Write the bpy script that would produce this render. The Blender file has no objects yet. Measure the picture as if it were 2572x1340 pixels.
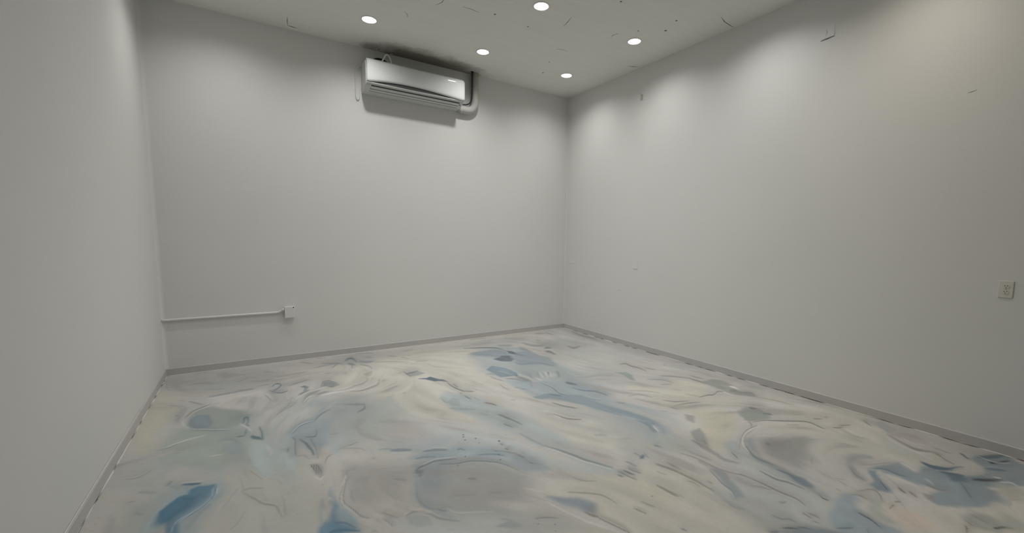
import bpy, bmesh, math, random
import numpy as np
from mathutils import Vector, Matrix

scene = bpy.context.scene
col = scene.collection

# ------------------------------------------------------------------ camera
cam_data = bpy.data.cameras.new('camera')
cam = bpy.data.objects.new('camera', cam_data)
col.objects.link(cam)
cam_data.sensor_width = 36.0
cam_data.lens = 36.0 * 1084.8 / 2572.0
cam_data.shift_x = -59.84 / 2572.0
cam_data.shift_y = 56.04 / 2572.0
cam_data.clip_start = 0.02
CR = ((0.8329014835586119, -0.5531930702277337, 0.01589168769756989),
      (0.048135426686263014, 0.10102068539712505, 0.9937191765381337),
      (0.551323951396631, 0.8269052232111663, -0.11076846321266907))
M = Matrix.Identity(4)
for i in range(3):
    M[i][0] = CR[0][i]; M[i][1] = CR[1][i]; M[i][2] = -CR[2][i]
M.translation = Vector((-4.297, -5.598, 1.425))
cam.matrix_world = M
scene.camera = cam

# ------------------------------------------------------------------ world, exposure
world = bpy.data.worlds.new('world')
scene.world = world
world.use_nodes = True
world.node_tree.nodes['Background'].inputs['Color'].default_value = (0.5, 0.5, 0.5, 1)
world.node_tree.nodes['Background'].inputs['Strength'].default_value = 0.0
scene.view_settings.view_transform = 'Standard'
scene.view_settings.look = 'None'
scene.view_settings.gamma = 1.0
scene.view_settings.use_curve_mapping = False
scene.view_settings.exposure = 0.0
scene.cycles.caustics_reflective = False
scene.cycles.caustics_refractive = False
scene.cycles.glossy_bounces = 2
LAMP_WATTS = 7.8          # every downlight of the grid
LAMP_SPREAD = 145.0
LAMP_COLOUR = (1.0, 0.985, 0.96)
LAMP_WARM = (1.0, 0.90, 0.78)  # the older bulbs of the row nearest the camera

# ------------------------------------------------------------------ room size (metres; back right corner is the origin)
W, H = 5.05, 3.645
D = 7.6                     # room depth, the rear part lies behind the camera
BB_H, BB_T = 0.078, 0.011
R_C, R_R = 0.035, 0.012      # plaster rounding of the back left and back right corners
# downlights: (x, y, share of full power, warm bulb)
LAMPS = [(-0.61, -0.73, 0.82, 0), (-1.86, -0.73, 1.05, 0), (-3.15, -0.73, 1.0, 0), (-4.40, -0.73, 0.72, 0),
         (-0.61, -1.96, 0.82, 0), (-1.86, -1.96, 1.05, 0), (-3.15, -1.96, 0.85, 0), (-4.40, -1.96, 0.12, 0),
         (-0.61, -3.20, 0.8, 0), (-1.86, -3.20, 0.8, 0), (-3.15, -3.20, 0.25, 0),
         (-0.61, -4.43, 0.68, 1), (-1.86, -4.43, 0.5, 1)]
LIGHTS_X = sorted({l[0] for l in LAMPS}); LIGHTS_Y = sorted({l[1] for l in LAMPS})
APER = 0.068                # aperture radius of a downlight

# ------------------------------------------------------------------ paint tones
WALL_A = (0.73, 0.735, 0.715, 1)
WALL_B = (0.77, 0.775, 0.755, 1)
CEIL_A = (0.78, 0.77, 0.72, 1)
CEIL_B = (0.85, 0.84, 0.79, 1)
BASE_C = (0.55, 0.54, 0.528, 1)
CAULK_C = (0.74, 0.73, 0.70, 1)
FLOOR_ALBEDO = 0.58
LENS_E = 12.0

# floor paint: (kind 0 patch / 1 stroke, colour, opacity %, edge softness mm, outline in mm)
PAINT_COLOURS = [(0.76,0.79,0.74),(0.74,0.84,0.87),(1.04,1.01,0.91),(1.03,0.98,0.92),(0.59,0.59,0.57),(0.64,0.74,0.78),(0.95,0.91,0.76),(0.67,0.75,0.69),(0.57,0.64,0.61),(0.41,0.5,0.57),(0.35,0.43,0.5),(1.29,1.27,1.23),(0.55,0.61,0.67),(0.5,0.5,0.5),(0.46,0.44,0.42),(0.33,0.4,0.46),(0.58,0.63,0.67),(0.62,0.59,0.51),(0.14,0.27,0.34),(0.26,0.43,0.56),(0.14,0.3,0.34),(0.71,0.79,0.83),(0.69,0.73,0.71),(0.22,0.29,0.35),(0.46,0.47,0.47),(0.45,0.42,0.41),(0.2,0.29,0.29),(0.29,0.4,0.4),(0.42,0.44,0.45),(0.47,0.52,0.55),(0.23,0.27,0.3),(0.26,0.31,0.35),(0.32,0.4,0.47),(0.39,0.47,0.53),(0.46,0.52,0.57),(0.26,0.3,0.33),(0.31,0.35,0.38),(0.42,0.46,0.49),(0.42,0.45,0.42),(0.38,0.42,0.45),(0.33,0.32,0.32),(0.78,0.84,0.78),(0.61,0.69,0.74),(0.49,0.56,0.61),(0.3,0.35,0.38),(0.49,0.61,0.66),(0.51,0.51,0.5),(0.49,0.54,0.58),(0.05,0.06,0.07),(0.67,0.77,0.8),(0.18,0.41,0.6),(0.12,0.31,0.46),(0.71,0.94,1.12),(0.19,0.36,0.5),(1.07,1.19,1.26),(0.21,0.39,0.55),(0.6,0.72,0.77),(0.56,0.67,0.72),(0.17,0.31,0.43),(0.17,0.34,0.48),(0.33,0.38,0.38),(0.43,0.47,0.45),(0.56,0.65,0.72),(0.56,0.62,0.6),(0.52,0.6,0.67),(0.83,0.94,0.94),(0.65,0.76,0.81),(0.25,0.31,0.37),(0.29,0.36,0.39),(0.33,0.41,0.46),(0.3,0.36,0.4),(0.33,0.39,0.44),(0.69,0.76,0.76),(0.28,0.34,0.31),(0.3,0.32,0.31),(0.52,0.55,0.52),(0.6,0.62,0.64),(0.54,0.6,0.64),(0.41,0.44,0.42),(0.34,0.39,0.42),(0.52,0.6,0.66),(0.52,0.58,0.6),(0.58,0.73,0.85),(0.27,0.52,0.72),(0.69,0.86,0.94),(0.18,0.37,0.53),(0.2,0.39,0.55),(0.28,0.46,0.61),(0.38,0.48,0.51),(0.64,0.64,0.61),(0.65,0.66,0.65),(0.51,0.59,0.63),(0.68,0.81,0.89),(0.43,0.52,0.61),(0.41,0.49,0.55),(0.44,0.5,0.55),(0.3,0.38,0.44),(0.29,0.36,0.42),(0.32,0.37,0.4),(0.29,0.35,0.4),(0.38,0.46,0.49),(0.48,0.57,0.59),(0.46,0.55,0.59),(0.55,0.65,0.72),(0.43,0.51,0.57),(0.38,0.46,0.51),(0.42,0.49,0.49),(0.64,0.72,0.76),(0.63,0.72,0.72),(0.48,0.57,0.65),(0.51,0.59,0.59),(0.2,0.21,0.22),(0.4,0.4,0.37),(0.47,0.47,0.46),(0.47,0.47,0.45),(0.36,0.36,0.33),(0.69,0.72,0.68),(0.75,0.71,0.68),(0.59,0.63,0.65),(0.4,0.41,0.41),(0.35,0.38,0.4),(0.18,0.28,0.36),(0.18,0.25,0.31),(0.26,0.29,0.31),(0.26,0.25,0.24),(0.23,0.24,0.25),(0.32,0.32,0.32),(0.41,0.41,0.39),(0.74,0.84,0.85),(0.57,0.65,0.65),(0.54,0.65,0.71),(0.5,0.55,0.53),(0.42,0.47,0.51),(0.33,0.35,0.35),(0.36,0.4,0.41),(0.42,0.46,0.48),(0.78,0.81,0.78),(0.48,0.57,0.64),(0.31,0.36,0.4),(0.19,0.24,0.28),(0.26,0.32,0.37),(0.47,0.52,0.57),(0.42,0.49,0.55),(0.5,0.58,0.65),(0.67,0.75,0.73),(0.42,0.5,0.57),(0.45,0.52,0.59),(0.33,0.38,0.41),(0.36,0.41,0.38),(0.37,0.52,0.64),(0.74,0.81,0.87),(0.25,0.33,0.39),(0.28,0.34,0.4),(0.45,0.54,0.6),(0.65,0.76,0.82),(0.45,0.56,0.64),(0.45,0.63,0.71),(0.37,0.44,0.49),(0.3,0.41,0.49),(0.23,0.29,0.34),(0.32,0.39,0.46),(0.41,0.42,0.41),(0.45,0.43,0.41),(0.5,0.51,0.5),(0.52,0.59,0.61),(0.45,0.48,0.48),(0.47,0.53,0.59),(0.3,0.31,0.31),(0.34,0.34,0.31),(0.4,0.39,0.37),(0.46,0.46,0.45),(0.57,0.61,0.65),(0.59,0.63,0.59),(0.48,0.55,0.59),(1.07,1.03,0.87),(1.01,0.97,0.8),(1.05,1,0.84),(0.44,0.41,0.4),(0.51,0.48,0.46),(0.52,0.63,0.61),(0.48,0.51,0.5),(0.39,0.39,0.38),(0.57,0.61,0.57),(0.33,0.35,0.33),(0.44,0.44,0.42),(0.44,0.41,0.38),(0.48,0.46,0.43),(0.38,0.36,0.34),(0.48,0.59,0.67),(0.43,0.53,0.59),(0.57,0.58,0.59),(0.43,0.44,0.42),(0.4,0.45,0.49),(0.46,0.46,0.46),(0.72,0.77,0.72),(0.5,0.52,0.49),(0.3,0.32,0.3),(1,0.96,0.81),(0.71,0.73,0.69),(0.44,0.47,0.49),(0.24,0.28,0.32),(0.25,0.36,0.45),(0.35,0.41,0.46),(0.41,0.48,0.53),(0.47,0.45,0.43),(0.46,0.55,0.63),(0.29,0.29,0.27),(0.28,0.27,0.25),(0.43,0.41,0.38),(0.43,0.41,0.39),(0.32,0.38,0.42),(0.52,0.57,0.61),(0.38,0.38,0.37),(0.59,0.63,0.63),(0.61,0.65,0.61),(0.71,0.74,0.71),(0.78,0.83,0.78),(0.58,0.66,0.7),(0.4,0.48,0.55),(0.55,0.52,0.51),(0.49,0.46,0.45),(0.55,0.55,0.55),(0.59,0.58,0.58),(0.45,0.45,0.44),(0.46,0.46,0.43),(0.51,0.49,0.46),(0.4,0.38,0.37),(0.46,0.53,0.59),(0.46,0.51,0.55),(0.11,0.13,0.15),(0.18,0.22,0.26),(0.39,0.46,0.53),(0.45,0.41,0.4),(0.21,0.25,0.27),(0.31,0.4,0.47),(0.57,0.58,0.55),(0.52,0.61,0.64),(0.47,0.44,0.42),(0.53,0.59,0.61),(0.4,0.42,0.43),(0.29,0.37,0.43),(0.34,0.42,0.47),(0.32,0.41,0.49),(0.69,0.76,0.78),(0.37,0.38,0.37),(0.46,0.45,0.43),(0.51,0.53,0.51),(0.62,0.69,0.63),(0.3,0.31,0.3),(0.27,0.28,0.28),(0.43,0.46,0.49),(0.44,0.43,0.41),(0.38,0.35,0.33),(0.44,0.42,0.34),(0.61,0.56,0.46),(0.32,0.32,0.31),(0.32,0.29,0.27),(0.68,0.7,0.7),(0.68,0.63,0.62),(0.51,0.47,0.47),(0.51,0.47,0.46),(0.87,0.93,0.87),(0.6,0.65,0.67),(0.67,0.67,0.67),(0.51,0.62,0.68),(0.39,0.52,0.62),(0.2,0.24,0.28),(0.49,0.6,0.67),(0.28,0.37,0.42),(0.18,0.3,0.4),(0.19,0.28,0.36),(0.24,0.34,0.42),(0.2,0.36,0.5),(0.14,0.16,0.17),(0.09,0.11,0.12),(0.11,0.12,0.14),(0.21,0.27,0.31),(0.24,0.24,0.25),(0.28,0.34,0.38),(0.37,0.36,0.34),(0.36,0.35,0.34),(0.52,0.47,0.46),(0.42,0.39,0.37),(0.32,0.31,0.3),(0.56,0.48,0.47),(0.82,0.82,0.76),(0.47,0.45,0.44),(0.48,0.5,0.51),(0.61,0.73,0.81),(0.18,0.2,0.22),(0.27,0.33,0.38),(0.32,0.37,0.42),(0.75,0.78,0.71),(0.7,0.73,0.67),(0.11,0.11,0.11),(0.33,0.23,0.22),(1.13,0.97,0.84),(0.43,0.43,0.4),(0.76,0.76,0.66),(0.76,0.79,0.73)]
PAINT = [
(0,0,55,200,[-5011,-2134,-4853,-1577,-4366,-1711,-3998,-2766,-3980,-3467,-4937,-2862]),(0,1,38,150,[-4136,-1366,-3503,-1458,-3172,-2259,-3407,-2694,-3783,-2598,-4082,-2204]),
(0,0,49,200,[-1513,-829,-512,-1408,-566,-2402,-1317,-2434,-1875,-1794]),(0,0,55,150,[-2191,-2431,-1705,-3054,-1677,-3611,-2106,-3888,-2256,-3611,-2351,-3116]),
(0,2,70,150,[-3261,-1897,-2504,-2667,-2144,-3243,-2317,-3438,-2788,-2847,-3360,-2238]),(0,2,60,150,[-3305,-16,-1869,-377,-2139,-1471,-2864,-1362,-3389,-895]),
(0,2,70,150,[-2668,-3650,-1795,-4022,-2176,-4463,-2178,-4608,-2766,-4236,-2794,-3909]),(0,2,70,120,[377,-3447,206,-4111,-292,-4543,-724,-4627,-1229,-4493,-379,-4154]),(0,3,40,120,[-2853,-2638,-2398,-3317,-2421,-3633,-2738,-3312]),
(0,4,44,80,[-5029,-72,-4068,-68,-2750,-113,-995,-174,-1241,-473,-3302,-462,-4431,-572,-4933,-657]),(0,4,38,60,[-121,-509,77,-2506,129,-3952,-15,-5130,-246,-5162,-139,-3901,-270,-2204]),
(0,5,71,90,[-1959,-571,-1414,-765,-1324,-1776,-1491,-2733,-1608,-3401,-1860,-3721,-1934,-3452,-1880,-2843,-2071,-2383,-1949,-1750,-2176,-1449]),
(0,1,77,60,[-2900,-2003,-2579,-2077,-2463,-2786,-2471,-3272,-2437,-3794,-2548,-3698,-2634,-3207,-2836,-2604]),(0,5,60,100,[-4811,-1755,-4366,-1711,-4071,-2058,-4070,-2607,-4326,-2615,-4778,-2224]),
(0,1,60,80,[-4082,-2204,-3929,-1979,-3555,-1718,-3232,-1914,-3548,-2380,-3851,-2556]),(0,1,66,60,[-3511,-2767,-3002,-2944,-2686,-3468,-2454,-3811,-2918,-3494,-3332,-3036]),
(0,1,44,100,[-1315,-3834,-1559,-4287,-1619,-4648,-1667,-4932,-2178,-4608,-1970,-4139]),(0,1,44,80,[-3728,-3521,-3329,-3615,-3113,-3872,-3098,-4026,-3919,-3523]),
(0,4,38,60,[-4947,-263,-4297,-356,-3505,-663,-3623,-910,-4427,-902,-4862,-816]),(0,6,66,80,[-5091,-933,-5028,-500,-4853,-828,-4819,-1252,-4875,-1427,-4907,-1597,-4878,-1984,-4992,-1913,-5037,-1516]),
(0,7,88,80,[-4801,-1638,-4708,-1633,-4477,-1762,-4317,-1911,-4322,-2329,-4394,-2435,-4554,-2388,-4720,-2232,-4831,-2013,-4801,-1889]),
(0,8,93,39,[-4753,-1541,-4732,-1433,-4717,-1239,-4621,-1203,-4490,-1299,-4360,-1471,-4400,-1718,-4478,-1736,-4630,-1693,-4722,-1636]),
(0,9,88,16,[-4748,-1557,-4724,-1438,-4691,-1373,-4609,-1409,-4580,-1594,-4613,-1679,-4669,-1669,-4727,-1621]),(1,10,90,6,[-4705,-1672,-4703,-1693,-4590,-1751,-4589,-1772,-4476,-1815,-4475,-1836]),
(1,11,45,4,[-4706,-1655,-4705,-1672,-4591,-1735,-4590,-1751,-4476,-1799,-4476,-1815]),(1,12,80,17,[-4661,-899,-4655,-955,-4527,-869,-4522,-927,-4312,-842,-4310,-902]),
(1,11,24,13,[-4655,-955,-4651,-999,-4522,-927,-4519,-972,-4310,-902,-4308,-949]),(1,13,80,10,[-4628,-1108,-4622,-1147,-4725,-1219,-4717,-1253,-4771,-1376,-4762,-1406]),
(1,11,32,8,[-4622,-1147,-4617,-1178,-4717,-1253,-4712,-1281,-4762,-1406,-4756,-1429]),(1,14,59,11,[-4781,-947,-4780,-986,-4677,-1086,-4677,-1123]),(1,11,17,9,[-4782,-915,-4781,-947,-4678,-1055,-4677,-1086]),
(1,15,60,10,[-4838,-1259,-4839,-1307,-4803,-1337,-4817,-1335,-4815,-1420,-4830,-1376]),(1,11,50,4,[-4807,-1379,-4810,-1393,-4769,-1497,-4773,-1510,-4728,-1632,-4731,-1644]),
(1,16,60,21,[-4700,-634,-4694,-705,-4604,-671,-4600,-742,-4532,-694,-4528,-765]),(1,11,45,5,[-4825,-1908,-4821,-1926,-4725,-1851,-4722,-1870,-4605,-1821,-4602,-1841]),
(1,14,51,4,[-5032,-7,-5038,-1,-5009,-245,-5015,-242,-4974,-507,-4978,-516,-4950,-526,-4947,-550]),(1,11,20,4,[-5038,-1,-5043,4,-5015,-242,-5019,-239,-4978,-516,-4980,-522,-4947,-550,-4946,-568]),
(1,14,42,19,[-4835,-403,-4827,-470,-4714,-415,-4709,-482,-4637,-479,-4634,-544]),(1,14,42,10,[-4467,-530,-4465,-566,-4422,-535,-4419,-571,-4377,-450,-4373,-485]),
(1,14,42,6,[-4869,-1941,-4865,-1961,-4816,-1933,-4812,-1954,-4756,-1886,-4751,-1907]),(1,17,42,14,[-4920,-975,-4914,-1023,-4868,-1007,-4863,-1055]),(1,17,42,12,[-4856,-884,-4851,-926,-4816,-899,-4812,-942]),
(1,18,85,9,[-4408,-1730,-4392,-1759,-4396,-1621,-4382,-1665,-4357,-1606,-4372,-1625,-4360,-1778,-4377,-1776,-4352,-1791,-4361,-1829]),(1,18,80,5,[-4428,-1974,-4427,-1993,-4376,-1985,-4375,-2004]),
(1,19,70,4,[-4366,-1867,-4379,-1861,-4364,-1990,-4377,-1984]),(0,20,93,12,[-4348,-2029,-4331,-1999,-4283,-2052,-4262,-2123,-4332,-2074]),(1,20,70,4,[-4278,-1853,-4287,-1859,-4265,-1987,-4274,-1991,-4260,-2098,-4270,-2098]),
(1,11,60,9,[-4414,-1705,-4419,-1738,-4358,-1831,-4363,-1861,-4327,-1914,-4333,-1941]),(1,17,34,4,[-4996,-1455,-5002,-1453,-4975,-1578,-4980,-1576]),(1,17,34,4,[-4992,-1390,-4996,-1396,-4966,-1495,-4971,-1500]),
(0,21,93,60,[-3941,-1536,-3853,-1487,-3710,-1574,-3552,-1704,-3449,-1901,-3608,-2177,-3807,-2299,-3951,-2458,-4084,-2256,-4089,-2125,-4021,-1992,-3931,-1952,-3883,-1733]),
(0,22,55,13,[-4199,-1078,-4065,-1158,-4069,-1357,-4143,-1512,-4163,-1467,-4177,-1256]),
(1,23,90,7,[-4164,-890,-4160,-914,-4139,-818,-4137,-848,-4101,-818,-4103,-848,-4080,-891,-4088,-882,-4113,-985,-4116,-958,-4156,-1039,-4159,-1013,-4167,-1086,-4172,-1067]),
(1,23,90,8,[-4194,-989,-4197,-1015,-4140,-1090,-4142,-1116,-4093,-1109,-4093,-1137,-4051,-1085,-4051,-1113]),(1,24,60,9,[-4234,-1091,-4242,-1129,-4208,-1183,-4217,-1214,-4190,-1294,-4201,-1318]),
(1,11,24,7,[-4227,-1061,-4234,-1091,-4200,-1158,-4208,-1183,-4181,-1275,-4190,-1294]),(1,25,80,8,[-4031,-936,-4031,-964,-3947,-879,-3947,-908,-3851,-825,-3851,-854]),
(0,26,93,12,[-3943,-1034,-3898,-1008,-3873,-1076,-3900,-1161,-3871,-1158,-3894,-1223,-3957,-1299,-3978,-1258,-3926,-1184,-3912,-1093]),
(1,27,80,23,[-3979,-1488,-3965,-1547,-3916,-1307,-3907,-1381,-3855,-1241,-3854,-1329,-3801,-1185,-3801,-1275]),
(1,11,95,10,[-4001,-1366,-3997,-1396,-3958,-1282,-3956,-1315,-3900,-1220,-3901,-1257,-3819,-1190,-3820,-1228,-3712,-1110,-3713,-1150]),
(1,11,80,5,[-3974,-1510,-3971,-1525,-3918,-1387,-3916,-1404,-3861,-1329,-3860,-1348,-3778,-1244,-3778,-1264]),(1,28,60,16,[-3859,-1312,-3862,-1364,-3795,-1293,-3798,-1347,-3740,-1269,-3743,-1323]),
(0,29,88,15,[-3782,-1141,-3745,-1003,-3691,-980,-3649,-1043,-3628,-1160,-3686,-1209,-3722,-1156]),(1,30,80,6,[-3784,-1133,-3780,-1148,-3738,-978,-3737,-1002,-3678,-969,-3682,-995,-3642,-1041,-3648,-1063,-3623,-1156,-3630,-1174]),
(1,31,70,9,[-3721,-1150,-3725,-1181,-3680,-1175,-3685,-1205]),(1,11,80,9,[-3805,-1374,-3807,-1406,-3707,-1347,-3710,-1380,-3602,-1362,-3606,-1395,-3476,-1317,-3480,-1351]),
(1,14,42,6,[-3700,-1300,-3702,-1321,-3594,-1314,-3596,-1335,-3471,-1253,-3473,-1275]),(1,14,42,7,[-3853,-1387,-3852,-1410,-3782,-1317,-3783,-1341,-3698,-1289,-3700,-1314]),
(1,14,59,4,[-4023,-1289,-4019,-1304,-4080,-1494,-4077,-1510,-4170,-1671,-4168,-1687]),(1,11,23,4,[-4019,-1304,-4016,-1316,-4077,-1510,-4074,-1523,-4168,-1687,-4165,-1699]),
(1,14,51,5,[-3982,-1330,-3978,-1348,-4039,-1501,-4036,-1520,-4123,-1608,-4121,-1627,-4225,-1778,-4223,-1795]),(1,11,22,4,[-3978,-1348,-3975,-1361,-4036,-1520,-4034,-1535,-4121,-1627,-4119,-1642,-4223,-1795,-4221,-1808]),
(1,32,85,8,[-3790,-1758,-3789,-1790,-3876,-1844,-3874,-1873,-3936,-1966,-3932,-1990]),(1,11,12,6,[-3789,-1790,-3788,-1815,-3874,-1873,-3872,-1895,-3932,-1990,-3928,-2009]),
(1,33,80,6,[-3933,-1966,-3934,-1990,-3999,-1967,-3998,-1990,-4052,-2041,-4049,-2060,-4091,-2110,-4087,-2129]),(1,11,36,5,[-3932,-1947,-3933,-1966,-3999,-1949,-3999,-1967,-4055,-2024,-4052,-2041,-4093,-2096,-4091,-2110]),
(1,34,80,11,[-3735,-1640,-3742,-1678,-3660,-1699,-3667,-1737,-3563,-1758,-3571,-1795]),(1,14,51,12,[-4137,-549,-4137,-589,-4032,-559,-4033,-599,-3927,-522,-3929,-564,-3827,-518,-3830,-560]),
(1,14,51,12,[-3756,-416,-3758,-457,-3623,-355,-3627,-398,-3492,-351,-3498,-394]),(1,14,46,20,[-3854,-59,-3863,-128,-3798,-136,-3807,-205,-3742,-199,-3751,-267]),
(1,13,60,21,[-4329,-585,-4329,-657,-4226,-614,-4226,-685,-4151,-601,-4151,-674]),(1,13,50,10,[-4281,-794,-4280,-827,-4230,-782,-4230,-816,-4168,-787,-4168,-821]),
(1,13,50,17,[-4428,-813,-4427,-873,-4370,-848,-4369,-908,-4309,-855,-4308,-915]),(1,14,42,17,[-4215,-280,-4217,-338,-4138,-339,-4141,-395]),(1,14,34,10,[-4433,-531,-4430,-566,-4355,-440,-4354,-477,-4275,-510,-4276,-547]),
(1,35,85,22,[-3416,-269,-3419,-346,-3359,-189,-3368,-273,-3306,-204,-3328,-281,-3295,-375,-3319,-430]),(1,36,80,15,[-3407,-403,-3418,-456,-3340,-509,-3352,-560]),(1,36,60,4,[-3377,-520,-3389,-518,-3400,-659,-3411,-657]),
(1,37,60,16,[-3666,-250,-3673,-306,-3582,-300,-3590,-355,-3514,-331,-3524,-385,-3449,-457,-3460,-507]),(1,38,60,11,[-3597,-513,-3596,-550,-3494,-347,-3494,-386]),
(1,39,60,24,[-3271,-364,-3288,-443,-3197,-437,-3215,-516,-3137,-442,-3153,-523]),(1,39,60,13,[-3288,-517,-3301,-568,-3223,-628,-3238,-673,-3218,-761,-3234,-793]),(1,14,42,9,[-3682,-702,-3685,-734,-3623,-707,-3627,-739]),
(1,40,60,4,[-3515,-818,-3513,-834,-3491,-766,-3495,-786,-3497,-845,-3503,-849]),(0,5,38,12,[-3631,-330,-3560,-372,-3617,-546]),(0,41,88,60,[-4904,-2602,-4845,-2600,-4743,-2638,-4752,-2724,-4705,-3090,-4907,-2963,-4921,-2796]),
(0,42,66,60,[-4855,-2697,-4789,-2635,-4743,-2638,-4738,-2795,-4701,-3093,-4777,-3045]),(1,14,51,5,[-4964,-2285,-4961,-2302,-4905,-2302,-4901,-2318,-4858,-2244,-4853,-2261]),
(1,11,15,4,[-4967,-2272,-4964,-2285,-4908,-2289,-4905,-2302,-4862,-2231,-4858,-2244]),(1,14,29,4,[-4954,-2200,-4952,-2212,-4897,-2225,-4895,-2238]),
(1,43,55,12,[-4865,-2486,-4859,-2528,-4833,-2506,-4828,-2547,-4780,-2547,-4775,-2587]),(1,44,80,4,[-4750,-2503,-4748,-2510,-4740,-2486,-4737,-2493,-4730,-2463,-4727,-2470]),
(1,45,60,4,[-4749,-2503,-4749,-2510,-4722,-2537,-4722,-2544,-4692,-2581,-4693,-2588]),(1,46,60,4,[-4896,-2596,-4893,-2608,-4876,-2595,-4874,-2607,-4859,-2596,-4856,-2608]),
(1,47,50,11,[-4846,-2716,-4841,-2753,-4816,-2741,-4811,-2778]),(0,48,85,4,[-5031,-2476,-5032,-2484,-5036,-2481,-5040,-2471,-5040,-2463,-5035,-2466]),
(0,48,85,4,[-4981,-2700,-4981,-2705,-4984,-2703,-4987,-2697,-4987,-2692,-4984,-2694]),(0,48,85,4,[-4983,-2756,-4983,-2760,-4986,-2759,-4989,-2752,-4989,-2748,-4986,-2750]),
(0,48,85,4,[-4982,-2814,-4982,-2818,-4985,-2816,-4988,-2810,-4987,-2806,-4984,-2808]),(0,49,97,50,[-4722,-2998,-4744,-2804,-4730,-2700,-4680,-2618,-4597,-2557,-4505,-2595,-4476,-2764,-4522,-2897,-4565,-2992,-4587,-3100]),
(0,50,97,14,[-4735,-2790,-4710,-2742,-4674,-2685,-4635,-2678,-4634,-2629,-4597,-2601,-4517,-2632,-4514,-2718,-4527,-2786,-4556,-2835,-4590,-2878,-4620,-2916,-4637,-2958,-4635,-3070,-4699,-3029,-4711,-2900]),
(0,51,88,30,[-4724,-2817,-4686,-2728,-4638,-2707,-4587,-2695,-4596,-2797,-4639,-2870,-4664,-2929,-4666,-3050,-4695,-3032]),
(1,52,95,4,[-4525,-2660,-4520,-2669,-4532,-2722,-4527,-2732,-4550,-2811,-4546,-2822,-4591,-2872,-4587,-2883,-4649,-2921,-4645,-2932,-4662,-2966,-4658,-2974,-4668,-3024,-4663,-3031]),
(1,53,90,4,[-4517,-2652,-4511,-2660,-4519,-2747,-4513,-2758,-4539,-2784,-4534,-2798]),(1,54,95,4,[-4509,-2684,-4505,-2691,-4522,-2771,-4518,-2781,-4567,-2853,-4563,-2863,-4622,-2913,-4619,-2922,-4646,-2948,-4642,-2957]),
(1,55,80,4,[-4525,-2776,-4521,-2789,-4567,-2856,-4563,-2868,-4630,-2929,-4626,-2941]),(0,56,66,12,[-4484,-2738,-4492,-2802,-4521,-2825,-4542,-2812,-4510,-2765]),
(1,57,60,12,[-4530,-2826,-4516,-2871,-4573,-2888,-4557,-2928,-4598,-2969,-4581,-3005,-4624,-3049,-4607,-3082]),(1,58,90,9,[-4680,-2523,-4677,-2553,-4633,-2544,-4630,-2574,-4590,-2559,-4586,-2589]),
(1,11,27,7,[-4683,-2499,-4680,-2523,-4636,-2520,-4633,-2544,-4592,-2534,-4590,-2559]),(1,59,60,12,[-4673,-2669,-4667,-2711,-4646,-2677,-4640,-2720]),
(1,14,59,4,[-4385,-2807,-4388,-2826,-4338,-2880,-4342,-2898,-4287,-2975,-4291,-2992,-4239,-3034,-4244,-3049,-4223,-3103,-4231,-3107,-4215,-3177,-4223,-3179]),
(1,11,11,4,[-4382,-2792,-4385,-2807,-4335,-2866,-4338,-2880,-4284,-2961,-4287,-2975,-4235,-3023,-4239,-3034,-4217,-3100,-4223,-3103,-4209,-3176,-4215,-3177]),
(1,14,34,4,[-4196,-2961,-4203,-2959,-4196,-3086,-4203,-3082,-4204,-3181,-4211,-3176]),(1,14,34,4,[-4378,-3015,-4372,-3025,-4403,-3108,-4398,-3119,-4433,-3157,-4429,-3168]),
(1,11,6,4,[-4372,-3025,-4368,-3033,-4398,-3119,-4394,-3127,-4429,-3168,-4425,-3177]),(1,14,29,4,[-4393,-2625,-4402,-2622,-4386,-2761,-4395,-2760,-4379,-2799,-4387,-2804]),
(1,14,34,6,[-4392,-2785,-4389,-2808,-4355,-2772,-4353,-2795,-4284,-2807,-4284,-2830]),(1,14,29,4,[-4415,-2741,-4410,-2753,-4435,-2791,-4430,-2802,-4478,-2944,-4473,-2954]),
(1,14,42,4,[-4351,-2540,-4356,-2558,-4320,-2613,-4325,-2628,-4292,-2696,-4298,-2709]),(1,11,17,4,[-4347,-2526,-4351,-2540,-4315,-2600,-4320,-2613,-4287,-2685,-4292,-2696]),
(1,14,42,4,[-4232,-2670,-4234,-2682,-4187,-2734,-4189,-2745]),(1,14,29,4,[-4261,-2702,-4263,-2715,-4223,-2755,-4227,-2767,-4189,-2840,-4193,-2850]),(1,60,80,4,[-4171,-2571,-4175,-2574,-4163,-2635,-4168,-2637]),
(1,60,80,4,[-4158,-2580,-4154,-2590,-4176,-2626,-4173,-2635]),(1,61,50,4,[-4129,-2361,-4134,-2359,-4132,-2422,-4137,-2420]),(0,62,66,12,[-4501,-2079,-4432,-2068,-4395,-2183,-4390,-2287,-4453,-2279,-4506,-2178]),
(0,63,55,12,[-4369,-2372,-4344,-2352,-4315,-2394,-4304,-2481,-4337,-2483,-4365,-2443]),(1,64,70,13,[-4533,-1954,-4530,-2004,-4459,-1986,-4460,-2033,-4397,-2109,-4403,-2147]),
(0,65,77,50,[-4351,-2063,-4224,-2251,-4105,-2489,-4138,-2901,-4224,-2752,-4317,-2529,-4377,-2343]),(1,17,34,5,[-4767,-2045,-4764,-2064,-4727,-2045,-4724,-2064]),(1,11,35,5,[-4570,-2209,-4568,-2227,-4496,-2223,-4495,-2240]),
(1,11,30,7,[-4245,-2194,-4263,-2216,-4219,-2359,-4238,-2367,-4226,-2431,-4244,-2409]),(0,66,97,27,[-4097,-2139,-4031,-2005,-3954,-1964,-3819,-2010,-3889,-2337,-3927,-2461,-3980,-2602,-3984,-2425,-3993,-2273,-4029,-2266]),
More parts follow.
